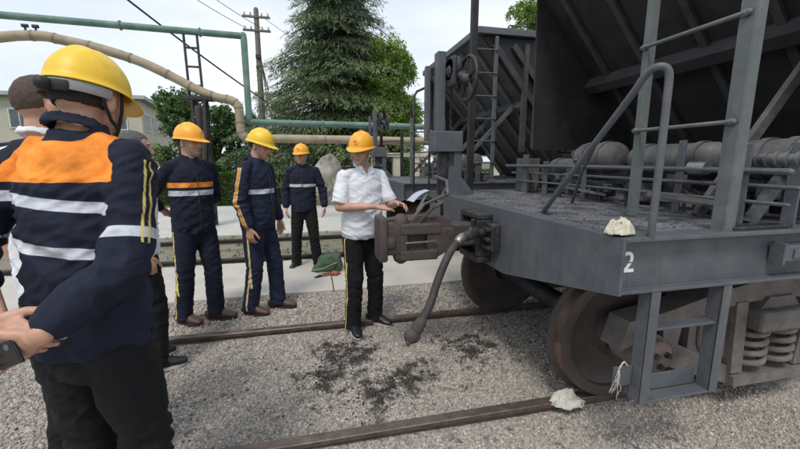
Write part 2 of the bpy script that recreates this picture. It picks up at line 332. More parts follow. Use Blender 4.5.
def terrain(name, x0, x1, y0, y1, step, z, amp, m):
    nx = int((x1 - x0) / step) + 1; ny = int((y1 - y0) / step) + 1
    v = [(x0 + (x1 - x0) * i / (nx - 1), y0 + (y1 - y0) * j / (ny - 1)) for j in range(ny) for i in range(nx)]
    v = [(x, y, z + amp * noise.noise((x * 1.3, y * 1.3, 1)) + amp * .4 * noise.noise((x * 6, y * 6, 5))) for x, y in v]
    S = Sh(); S.add(v, [(j * nx + i, j * nx + i + 1, (j + 1) * nx + i + 1, (j + 1) * nx + i) for j in range(ny - 1) for i in range(nx - 1)], True)
    return tag(link(name, S.mesh(name, fix=False), m), kind='structure')
terrain('ballast_bed', -9, 13, -3, 4.42, .1, -.008, .012, bal_base)
terrain('siding_bed', -12, 16, 5.98, 8.42, .1, -.0, .012, mat('siding_gravel', (.22, .195, .15), .95, 0, .3, 14, .8, 60, col2=(.10, .13, .05), c2lo=.5, c2hi=.62, c2scale=3.2))
terrain('verge', -30, 30, 14.02, 27, .5, -.005, .03, mat('verge_grass', (.07, .13, .03), .95, 0, .35, 5, .6, 40))

# gravel stones: instanced on points
def stones(name, pts, scl, m, label=None):
    me = bpy.data.meshes.new(name); me.from_pydata(pts, [], [])
    a = me.attributes.new('sz', 'FLOAT', 'POINT'); a.data.foreach_set('value', scl)
    o = bpy.data.objects.new(name, me); COL.objects.link(o)
    ng = bpy.data.node_groups.new(name, 'GeometryNodeTree')
    ng.interface.new_socket('Geometry', in_out='INPUT', socket_type='NodeSocketGeometry'); ng.interface.new_socket('Geometry', in_out='OUTPUT', socket_type='NodeSocketGeometry')
    gi = N(ng, 'NodeGroupInput'); go = N(ng, 'NodeGroupOutput'); L = ng.links
    gt = N(ng, 'GeometryNodeGeometryToInstance')
    for k in range(4):
        ico = N(ng, 'GeometryNodeMeshIcoSphere'); ico.inputs['Radius'].default_value = 1; ico.inputs['Subdivisions'].default_value = 1
        sp = N(ng, 'GeometryNodeSetPosition'); rv = N(ng, 'FunctionNodeRandomValue', data_type='FLOAT_VECTOR')
        rv.inputs[0].default_value = (-.38,) * 3; rv.inputs[1].default_value = (.38,) * 3; rv.inputs['Seed'].default_value = k + 3
        L.new(ico.outputs[0], sp.inputs[0]); L.new(rv.outputs[0], sp.inputs['Offset'])
        sm = N(ng, 'GeometryNodeSetMaterial'); sm.inputs['Material'].default_value = m; L.new(sp.outputs[0], sm.inputs[0]); L.new(sm.outputs[0], gt.inputs[0])
    ip = N(ng, 'GeometryNodeInstanceOnPoints'); ip.inputs['Pick Instance'].default_value = True
    rr = N(ng, 'FunctionNodeRandomValue', data_type='FLOAT_VECTOR'); rr.inputs[1].default_value = (6.28,) * 3
    rs = N(ng, 'FunctionNodeRandomValue', data_type='FLOAT_VECTOR'); rs.inputs[0].default_value = (.7, .7, .45); rs.inputs[1].default_value = (1.3, 1.2, .8); rs.inputs['Seed'].default_value = 9
    na = N(ng, 'GeometryNodeInputNamedAttribute', data_type='FLOAT'); na.inputs[0].default_value = 'sz'
    vm = N(ng, 'ShaderNodeVectorMath', operation='SCALE'); L.new(rs.outputs[0], vm.inputs[0]); L.new(na.outputs[0], vm.inputs['Scale'])
    L.new(gi.outputs[0], ip.inputs['Points']); L.new(gt.outputs[0], ip.inputs['Instance']); L.new(rr.outputs[0], ip.inputs['Rotation']); L.new(vm.outputs[0], ip.inputs['Scale'])
    L.new(ip.outputs[0], go.inputs[0])
    md = o.modifiers.new('gn', 'NODES'); md.node_group = ng; me.materials.append(m)
    return tag(o, label, kind='stuff')
def gz(x, y): return -.008 + .012 * noise.noise((x * 1.3, y * 1.3, 1)) + .0048 * noise.noise((x * 6, y * 6, 5))
pts = []; sc_ = []
def scatter(x0, x1, y0, y1, n, s0, s1, test=None):
    X = rng.uniform(x0, x1, n); Y = rng.uniform(y0, y1, n); s = rng.uniform(s0, s1, n) * rng.choice([1, 1, 1, 1.5], n)
    for x, y, q in zip(X, Y, s):
        if any(abs(y - r) < .042 for r in RAILS): continue
        if test and not test(x, y): continue
        pts.append((x, y, gz(x, y) + q * .25)); sc_.append(q)
vis = lambda x, y: abs(math.atan2(x, y) - .228) < .95
scatter(-2.2, 3.0, .6, 2.2, 95000, .0035, .0075, vis)
scatter(-2.8, 4.2, 2.2, 3.5, 75000, .0045, .009, vis)
scatter(-4.5, 6.0, 3.4, 4.42, 32000, .007, .013, vis)
stones('gravel', pts, sc_, bal_st, 'pale crushed stone gravel covering the ground around and between the rails')
pts = []; sc_ = []
for cx, cy, sg, n in ((.22, 2.98, .10, 420), (.14, 2.82, .07, 140), (.02, 2.66, .06, 110), (.13, 2.62, .10, 90), (.42, 2.3, .07, 240), (.33, 2.42, .05, 70), (.2, 2.33, .07, 60), (.62, 2.45, .07, 50), (1.32, 2.72, .13, 260), (1.2, 2.86, .10, 120), (.2, 2.35, .3, 160), (-.6, 2.2, .5, 200), (-1.2, 2.6, .4, 120)):
    for _ in range(n):
        x, y = rng.normal(cx, sg * 1.3), rng.normal(cy, sg); q = abs(rng.normal(.001, .0028)) + .0015
        if any(abs(y - r) < .05 for r in RAILS): continue
        pts.append((x, y, gz(x, y) + .006 + q * .3)); sc_.append(q)
stones('coal_crumbs', pts, sc_, mat('coal', (.022, .02, .018), .8, 0, .4, 30), 'dark coal crumbs spilt on the gravel between the rails')

# weeds
def leaves(S, P, size, tone, nface=1):
    pass
def weed_tuft(S, tones, x, y, n, h):
    for _ in range(n):
        a = rng.uniform(0, 6.28); l = h * rng.uniform(.5, 1); w = .004 + .004 * rng.random(); d = rng.uniform(.3, 1.3)
        b = Vector((x + rng.normal(0, .02), y + rng.normal(0, .02), 0)); t = b + Vector((math.cos(a) * l * d, math.sin(a) * l * d, l)); m = (b + t) / 2 + Vector((0, 0, l * .25)); u = Vector((-math.sin(a), math.cos(a), 0)) * w
        k = len(S.v); S.add([b - u * .5, b + u * .5, m + u, t, m - u], [(0, 1, 2, 4), (4, 2, 3)]); tones += [rng.random()] * 5
def tone_mesh(S, tones, name, m, parent=None):
    me = bpy.data.meshes.new(name); me.from_pydata(S.v, [], S.f); attr(me, 'tone', np.array(tones)); return link(name, me, m, parent)
W = Sh(); tn = []
for _ in range(11):
    cx, cy = ((1.25, 2.85), (.35, 2.5), (-.7, 2.3), (.9, 2.3), (2.0, .9))[rng.integers(5)]
    weed_tuft(W, tn, rng.normal(cx, .28), rng.normal(cy, .16), 7, .022)
for _ in range(260): weed_tuft(W, tn, rng.uniform(-4, 3), rng.choice([rng.uniform(5.98, 6.08), rng.uniform(6.2, 7.55), rng.uniform(7.7, 8.4)]), 7, .05)
tag(tone_mesh(W, tn, 'weeds', lf_hd), 'sparse low green weeds sprouting through gravel and siding', kind='stuff')

# apron and road slabs
def slabs(name, xs, ys, z0, z1, m, gap=.012):
    root = tag(empty(name), kind='structure'); cache = {}
    for i in range(len(xs) - 1):
        for j in range(len(ys) - 1):
            w, d = xs[i + 1] - xs[i] - gap, ys[j + 1] - ys[j] - gap; k = (round(w, 3), round(d, 3))
            if k not in cache: cache[k] = Sh().bbox(-w / 2, w / 2, -d / 2, d / 2, z0, z1, .008).mesh('slab'); cache[k].materials.append(m)
            o = bpy.data.objects.new('slab', cache[k]); COL.objects.link(o); o.parent = root; o.location = ((xs[i] + xs[i + 1]) / 2, (ys[j] + ys[j + 1]) / 2, rng.uniform(-.003, .003))
    return root
slabs('apron', [-13 + 3.3 * i for i in range(9)], [4.42, 5.98], -.1, .03, conc)
slabs('road', [-25 + 5 * i for i in range(12)], [8.42, 11.2, 14.0], -.1, .03, road)

# rails
def rail(name, y, x0, x1, label, m1=railm, m2=railtop, top=.055):
    r = empty(name, (0, y, 0)); tag(r, label, 'rail')
    poly = [(-.055, top - .12), (.055, top - .12), (.055, top - .11), (.012, top - .095), (.009, top - .038), (.034, top - .028), (.034, top - .004), (-.034, top - .004), (-.034, top - .028), (-.009, top - .038), (-.012, top - .095), (-.055, top - .11)]
    M = Matrix(((0, 1, 0, 0), (1, 0, 0, 0), (0, 0, 1, 0), (0, 0, 0, 1)))
    Sh().prism(poly, x0, x1, M).link('web', m1, r)
    Sh().prism([(-.034, top - .004), (.034, top - .004), (.030, top + .001), (-.030, top + .001)], x0, x1, M).link('head', m2, r)
    return r
rail('rail', 1.908, -9, 13, 'rusty near rail crossing the bottom of the picture under the hopper wagon')
rail('rail', 3.413, -9, 13, 'rusty far rail running past the boots of the standing men')
dk = mat('siding_rail_dark', (.05, .042, .038), .7, .2, .3, 8)
rail('rail', YN3, -12, 16, 'dark siding rail along the back edge of the concrete apron', dk, dk, .075)
rail('rail', YF3, -12, 16, 'dark siding rail nearest the pale concrete road', dk, dk, .085)

# ================================================================= BACKGROUND
def wbox(S, x0, x1, y0, y1, z0, z1): S.box(x0, x1, y0, y1, z0, z1)
def make_building():
    root = tag(empty('office_building', (-10.6, 28, 0)), 'long two storey beige building with flat overhanging roof behind the trees on the left', 'building')
    # local frame: front runs along -x, side runs along +y turned 8.8 degrees
    Lf, Ls, Hh = 22, 17, 5.45
    sx, sy = -math.sin(R(8.8)), math.cos(R(8.8))
    S = Sh(); v = [(-Lf, 0), (0, 0), (sx * Ls, sy * Ls), (-Lf + sx * Ls, sy * Ls)]
    S.add([(x, y, 0) for x, y in v] + [(x, y, Hh) for x, y in v], [(0, 1, 5, 4), (1, 2, 6, 5), (2, 3, 7, 6), (3, 0, 4, 7), (4, 5, 6, 7)]); S.link('wall', wallm, root)
    S = Sh(); e = .45; v = [(-Lf - e, -e), (e, -e), (sx * Ls + e, sy * Ls + e), (-Lf + sx * Ls - e, sy * Ls + e)]
    S.add([(x, y, Hh + .002) for x, y in v] + [(x, y, Hh + .22) for x, y in v], [(0, 1, 5, 4), (1, 2, 6, 5), (2, 3, 7, 6), (3, 0, 4, 7), (4, 5, 6, 7), (3, 2, 1, 0)]); S.link('roof', roofm, root)
    S = Sh(); S.box(-Lf, 0, -.06, -.005, 2.62, 2.82); S.link('string_course', roofm, root)
    fr = Sh().box(-.8, .8, -.05, .04, -.6, .6); fm = fr.mesh('window'); fm.materials.append(framem)
    gm = Sh(); 
    for k in (-1, 0, 1): gm.box(k * .5 - .22, k * .5 + .22, -.062, -.052, -.52, .52)
    gm = gm.mesh('pane'); gm.materials.append(glassm)
    def win(x, y, z, rz):
        o = bpy.data.objects.new('window', fm); COL.objects.link(o); o.parent = root; o.location = (x, y, z); o.rotation_euler = (0, 0, rz)
        p = bpy.data.objects.new('pane', gm); COL.objects.link(p); p.parent = o
    for i in range(9):
        for z in (1.35, 4.15): win(-1.6 - i * 2.35, -.0, z, 0)
    for i in range(7):
        for z in (1.35, 4.15):
            d = 1.5 + i * 2.35; win(sx * d, sy * d, z, R(90 + 8.8))
make_building()
def far_block(x, y, w, d, h, label):
    r = tag(empty('apartment_building', (x, y, 0)), label, 'building'); Sh().box(-w / 2, w / 2, 0, d, 0, h).link('wall', framem, r); Sh().box(-w / 2 - .3, w / 2 + .3, -.3, d + .3, h + .002, h + .4).link('roof', roofm, r)
    for i in range(int(w / 3)):
        for k in range(int(h / 3)): Sh().box(-w / 2 + .8 + i * 3, -w / 2 + 2.2 + i * 3, -.05, .02, 1 + k * 3, 2.5 + k * 3).link('window', glassm, r)
far_block(-8.5, 95, 7, 9, 17, 'small pale distant apartment block seen beside the beige pipe bend')

# boundary wall with pillars at the back right of the siding
r = tag(empty('pillar_fence', (0, 0, 0)), 'cream fence of square pillars behind the coupler end of the wagons', 'fence')
for i in range(9): Sh().bbox(2.2 + i * .85, 2.48 + i * .85, 14.3, 14.6, 0, 1.75, .02).link('pillar', creamw, r)
Sh().box(2.0, 9.6, 14.35, 14.55, 0, .55).link('low_wall', creamw, r); Sh().box(2.0, 9.6, 14.25, 14.65, 1.752, 1.9).link('coping', creamw, r)

# pipes
def pipe_line():
    r = tag(empty('steam_pipe'), 'green painted overhead pipe dropping down and running level behind the men', 'pipe')
    Sh().tube([(-9.5, 10, 4.66), (-6.18, 10, 4.56), (-1.48, 10, 4.48)], .074, 14).link('high_run', green, r)
    Sh().tube([(-1.47, 10, 4.50), (-1.46, 10, 4.40), (-1.455, 10, 2.62), (-1.44, 10, 2.52)], .074, 14).link('drop', green, r)
    Sh().tube([(-1.45, 10, 2.52), (2.2, 10, 2.50), (5.6, 10, 2.46)], .074, 14).link('low_run', green, r)
    for x, z in ((-4, 4.525), (-2.4, 4.497), (.3, 2.512), (2.2, 2.50)): Sh().cyl((x - .015, 10, z), (x + .015, 10, z), .10).link('flange', green, r)
    r = tag(empty('lagged_pipe'), 'arched beige lagged pipe that bends down beside the green pipe', 'pipe')
    pts_ = [(-9.4, 9.7, 3.2), (-7.6, 9.7, 3.7), (-6.05, 9.7, 4.05), (-5.36, 9.7, 4.12), (-5.0, 9.7, 4.07), (-4.31, 9.7, 3.94), (-3.58, 9.7, 3.72), (-2.92, 9.7, 3.41), (-2.53, 9.7, 3.2), (-2.1, 9.7, 3.03), (-1.82, 9.7, 2.98), (-1.68, 9.7, 2.9), (-1.62, 9.7, 2.75), (-1.62, 9.7, 2.4), (-1.6, 9.7, 2.22), (-1.5, 9.7, 2.13), (-1.38, 9.7, 2.115), (1, 9.7, 2.11), (3.5, 9.7, 2.085), (5.6, 9.7, 2.08)]
    P = []
    for i in range(len(pts_) - 1):
        a, b = Vector(pts_[i]), Vector(pts_[i + 1]); p0 = Vector(pts_[max(i - 1, 0)]); p3 = Vector(pts_[min(i + 2, len(pts_) - 1)])
        for k in range(4):
            t = k / 4; P.append(.5 * ((2 * a) + (b - p0) * t + (2 * p0 - 5 * a + 4 * b - p3) * t * t + (3 * a - p0 - 3 * b + p3) * t ** 3))
    P.append(Vector(pts_[-1])); Sh().tube(P, [.10 + .006 * noise.noise(p * 2) for p in P], 14).link('lagging', beige, r)
    for k in range(3, len(P) - 2, 4): d_ = (P[k + 1] - P[k]).normalized() * .018; Sh().tube([P[k] - d_, P[k] + d_], .108, 14, flat=True).link('band', mat('lagging_band', (.25, .21, .15), .7, .2, .2, 8), r)
    for x in (-5.6, -5.42): S = Sh(); S.cyl((x, 9.7, 4.15), (x, 9.7, 4.3), .02); S.cyl((x - .05, 9.7, 4.3), (x + .05, 9.7, 4.3), .035); S.link('bleed_valve', iron, r)
pipe_line()
r = tag(empty('pipe_trestle', (-2.47, 9.75, 0)), 'rusty steel trestle post with ladder frame carrying both pipes', 'post')
S = Sh()
for dx, dy in ((-.13, -.13), (.13, -.13), (-.13, .13), (.13, .13)): S.bar((dx, dy, 0), (dx, dy, 2.95), .05, .05)
for k in range(7):
    z = .2 + k * .4
    for a, b in (((-.13, -.13), (.13, -.13)), ((.13, -.13), (.13, .13)), ((.13, .13), (-.13, .13)), ((-.13, .13), (-.13, -.13))): S.bar((*a, z), (*b, z + .35), .03, .03)
S.link('lattice_post', iron, r)
Sh().bbox(-.3, .3, -.16, .16, 2.95, 3.03).link('head_plate', iron, r)
S = Sh(); S.bar((-.22, .1, 3.03), (-.28, .25, 4.45), .05, .05); S.bar((.06, .1, 3.03), (.0, .25, 4.45), .05, .05)
for k in range(3): S.bar((-.23 - .015 * k, .14 + .04 * k, 3.3 + .42 * k), (.05 - .015 * k, .14 + .04 * k, 3.3 + .42 * k), .04, .04)
S.link('ladder_frame', iron, r)
S = Sh(); S.tube([(.05, -.2, 0), (.05, -.22, 1.6), (.12, -.2, 2.3), (.1, -.1, 2.8)], .05, 8); S.tube([(-.1, -.25, 0), (-.1, -.25, 2.6)], .035, 8); S.tube([(0, -.2, 2.2), (0, -.2, 2.75)], .07, 10); S.link('valve_pipe', mat('old_pipe', (.05, .042, .036), .8, 0, .3, 8), r)

# poles and cables
pole = tag(empty('utility_pole', (-2.3, 20, 0)), 'tall wooden utility pole with two crossarms in front of the cedar', 'pole')
Sh().tube([(0, 0, 0), (0, 0, 8.6)], [.17, .11], 12).link('shaft', wood, pole)
for z in (8.25, 7.65):
    c = Sh(); c.bbox(-.62, .62, -.14, -.06, z - .05, z + .05, .01); c = c.link('crossarm', wood, pole)
    for x in (-.52, -.25, .25, .52): Sh().lathe([(.001, 0), (.03, 0), (.05, .06), (.03, .09), (.04, .13), (.001, .15)], (x, -.1, z + .05), 'z', 10).link('insulator', framem, c)
for z in (6.4, 5.9): Sh().bbox(-.12, .12, -.2, .1, z, z + .18, .02).link('bracket', iron, pole)
S = Sh()
for dx in (.05, .35, .6): S.tube([(.1, -.05, 6.4), (.25 + dx * .3, -.1, 4.6), (.5 + dx, -.2, 3.1), (.9 + dx * 1.6, -.3, 2.3)], .02, 6)
S.link('down_cable', wirem, pole)
def cable(a, b, sag, r, label):
    a, b = Vector(a), Vector(b); P = [a.lerp(b, t / 24) - Vector((0, 0, 4 * sag * (t / 24) * (1 - t / 24))) for t in range(25)]
    tag(Sh().tube(P, r, 6).link('overhead_cable', wirem), label, 'cable', None)
cable((-8.05, 9.0, 8.6), (-1.9, 19.5, 4.3), .25, .03, 'thick black cable sagging across the sky from upper left to the pole')
cable((-6.9, 11, 8.55), (-2.8, 19.9, 7.75), .3, .012, 'thin overhead wire, the left one reaching the pole crossarm')
cable((-6.3, 11, 8.75), (-2.05, 19.9, 7.75), .3, .012, 'thin overhead wire, the right one reaching the pole crossarm')
cable((-2.05, 19.9, 8.3), (10, 40, 8.0), .6, .012, 'thin wire leading from the pole away behind the cedar')

# ---- vegetation
def leaf_quad(S, tones, p, d, up, l, w, tone):
    u = d.cross(up)
    if u.length < 1e-4: u = Vector((1, 0, 0))
    u.normalize(); S.v += [tuple(p - u * w * .3), tuple(p + d * l * .5 - u * w), tuple(p + d * l), tuple(p + d * l * .5 + u * w)]
    k = len(S.v) - 4; S.f.append((k, k + 1, k + 2, k + 3)); S.sm.append(False); tones += [tone] * 4
def rv(): 
    v = Vector(rng.normal(size=3)); return v.normalized()
def make_cedar(loc, H, Rmax, label, n_b=150, m=lf_con, z0=.9, name='cedar_tree', top=.25):
    root = tag(empty(name, loc), label, 'tree')
    Sh().tube([(0, 0, 0), (.05, 0, H * .5), (0, 0, H * .97)], [.24, .14, .02], 10).link('trunk', bark, root)
    S = Sh(); tn = []; B = Sh()
    for i in range(n_b):
        z = z0 + (H - z0) * ((i + rng.random()) / n_b) ** 1.05; f = (z - z0) / (H - z0)
        L = Rmax * (min(1, (1 - f) * 1.22) ** .85 * .93 + .07) * (1 + .16 * math.sin(z * 5.2 + 1.1 * math.sin(i * 2.399))) * rng.choice([rng.uniform(.5, .8), rng.uniform(.85, 1.18)]); a = i * 2.399 + rng.normal(0, .3)
        d = Vector((math.cos(a), math.sin(a), 0)); rise = rng.uniform(.0, .35)
        side = Vector((-math.sin(a), math.cos(a), 0)); n = max(5, int(L / .13)); tone0 = rng.normal(.34, .45); P = []
        for k in range(n + 1):
            t = k / n; P.append(Vector((0, 0, z)) + d * L * t + Vector((0, 0, L * (rise * t - .42 * t * t))) + side * .12 * L * math.sin(t * 2 + i))
        if L > .5: B.tube(P[::2], [.035 * (1 - k / (len(P[::2]) + 1)) + .006 for k in range(len(P[::2]))], 5)
        for k in range(1, n + 1):
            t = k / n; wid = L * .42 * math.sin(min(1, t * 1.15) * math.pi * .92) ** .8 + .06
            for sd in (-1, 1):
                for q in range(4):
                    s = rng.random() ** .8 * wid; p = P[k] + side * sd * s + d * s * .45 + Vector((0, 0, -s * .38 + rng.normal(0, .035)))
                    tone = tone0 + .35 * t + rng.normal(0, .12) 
                    dd = (side * sd * .6 + d * .7 + Vector((0, 0, -.55)) + rv() * .45).normalized()
                    for _ in range(2): leaf_quad(S, tn, p + rv() * .05, (dd + rv() * .4).normalized(), Vector((0, 0, 1)) + rv() * .5, rng.uniform(.14, .28), rng.uniform(.010, .020), tone)
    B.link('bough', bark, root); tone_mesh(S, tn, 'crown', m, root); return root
def make_leafy(loc, H, lobes, label, m, n=9000, size=.075, trunk=True, name='leafy_tree', cat='tree', group=None):
    """lobes: list of (x, y, z, r); leaves sit in shells of small clumps so gaps show between them"""
    root = tag(empty(name, loc), label, cat, group)
    if trunk:
        T = Sh(); T.tube([(0, 0, 0), (.06, 0, H * .35), (0, .05, H * .6)], [.16, .11, .07], 9)
        for (x, y, z, r) in lobes: T.tube([(0.03, 0, H * .3), (x * .5, y * .5, (H * .3 + z) * .55), (x, y, z)], [.07, .045, .015], 6)
        T.link('trunk', bark, root)
    S = Sh(); tn = []; tot = sum(r ** 2 for *_, r in lobes)
    for (x, y, z, r) in lobes:
        nc = max(6, int(n / 28 * r * r / tot))
        for _ in range(nc):
            d = rv(); rr = r * rng.uniform(.45, 1.06); c = Vector((x, y, z)) + Vector((d.x * rr, d.y * rr, d.z * rr * .85)); t0 = rng.normal(.45, .25); cr = rng.uniform(.10, .24) * (.6 + r * .35)
            for _ in range(28):
                p = c + rv() * cr * rng.random() ** .4; leaf_quad(S, tn, p, (rv() + Vector((0, 0, -.25))).normalized(), rv(), size * rng.uniform(.7, 1.4), size * .33, t0 + rng.normal(0, .15))
    tone_mesh(S, tn, 'crown', m, root); return root
def rlobes(n, rx, ry, z0, z1, r0, r1, taper=.5):
    o = []
    for _ in range(n):
        t = rng.random(); a = rng.uniform(0, 6.28); q = math.sqrt(rng.random()) * (1 - taper * abs(t - .35))
        o.append((math.cos(a) * rx * q, math.sin(a) * ry * q, z0 + (z1 - z0) * t, rng.uniform(r0, r1)))
    return o
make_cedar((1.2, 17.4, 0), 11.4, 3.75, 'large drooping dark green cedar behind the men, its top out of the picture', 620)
make_cedar((1.55, 19.4, 0), 12.6, 2.1, 'dark plum coloured tree top rising behind the large cedar', 170, lf_red, 5.4, 'dark_tree')
make_leafy((3.25, 15.9, 0), 6.8, rlobes(40, .95, .8, 2.0, 6.2, .5, .8, .35), 'light green leafy tree right of the large cedar', lf_lt, 62000, .10)
make_leafy((10.6, 18.5, 0), 9.6, rlobes(14, 1.4, 1.2, 6.0, 9.3, .45, .8), 'leafy tree top showing above the neighbouring hopper wagon', lf_lt, 16000, .10)
make_leafy((-19.6, 35, 0), 7.6, rlobes(9, 1.3, 1.1, 5.2, 7.4, .35, .6), 'dark tree poking above the roof of the beige building', lf_md, 5500, .09)
for i, (x, y, h, w, lb) in enumerate(((-6.3, 21, 4.9, 1.15, 'dark leafy tree left of the trestle, in front of the building end'), (-5.0, 22, 4.6, 1.3, 'dark leafy tree directly behind the pipe trestle'), (-3.3, 23, 4.4, 1.4, 'dark leafy tree between the trestle and the utility pole'), (-8.3, 18.5, 2.2, .8, 'low bushy tree at the foot of the building end'), (-.8, 24, 4.6, 1.6, 'dark leafy tree behind the left side of the cedar'), (4.6, 22, 4.4, 1.8, 'dark leafy tree behind the cream pillar fence'), (-16.5, 24, 1.9, 1.0, 'bush in front of the beige building at the left edge'))):
    make_leafy((x, y, 0), h, rlobes(18, w, w * .8, h * .2, h * .92, .5, .85), lb, lf_md, 17000, .13)
# bushes and hedge
def hedge(x0, x1, y, d, h, label, n):
    root = tag(empty('hedge', ((x0 + x1) / 2, y, 0)), label, 'hedge'); w = (x1 - x0) / 2; S = Sh(); tn = []
    for _ in range(n):
        f = rng.random(); x = rng.uniform(-w, w); 
        if f < .5: p = Vector((x, -d / 2 + abs(rng.normal(0, .06)), rng.uniform(.02, h)))
        else: p = Vector((x, rng.uniform(-d / 2, d / 2), h - abs(rng.normal(0, .05))))
        p.z += .05 * noise.noise((x * 2, p.y * 2, 0)); leaf_quad(S, tn, p, (rv() + Vector((0, -.4, .3))).normalized(), rv(), .075, .026, rng.normal(.5, .25) + noise.noise((x * 3, p.z * 4, 1)) * .5)
    tone_mesh(S, tn, 'foliage', lf_hd, root); Sh().box(-w + .1, w - .1, -d / 2 + .12, d / 2 - .1, 0, h - .15).link('branches', bark, root)
hedge(-3.6, 1.3, 15.0, .8, 1.15, 'low bright green clipped hedge behind the boulder and the men', 15000)
hedge(-9.5, -3.7, 15.3, .8, .95, 'low clipped hedge continuing left behind the tall men', 9000)
hedge(1.4, 8.0, 15.8, .8, 1.2, 'clipped hedge behind the cream pillar fence', 6000)
S = Sh()
for x, z, a, b, c in ((0, .75, .46, .28, .9), (.12, 1.1, .36, .25, .62), (-.2, .6, .36, .26, .7), (.25, .5, .32, .26, .6)): S.ell((x, 0, z), (a, b, c), None, 18, 12)
bm_ = remesh(S, .05, 6); P = co(bm_); nn = nrm(bm_)
P += nn * np.array([.07 * noise.noise(Vector(p) * 2.2) + .03 * noise.noise(Vector(p) * 6) for p in P])[:, None]; P[:, 2] = np.maximum(P[:, 2], -.02); setco(bm_, P)
o = link('boulder', bm_, stonem); o.location = (.50, 13.6, 0); o.scale = (1.12, 1, 1.08); tag(o, 'tall grey brown boulder standing at the roadside behind the men', 'boulder')

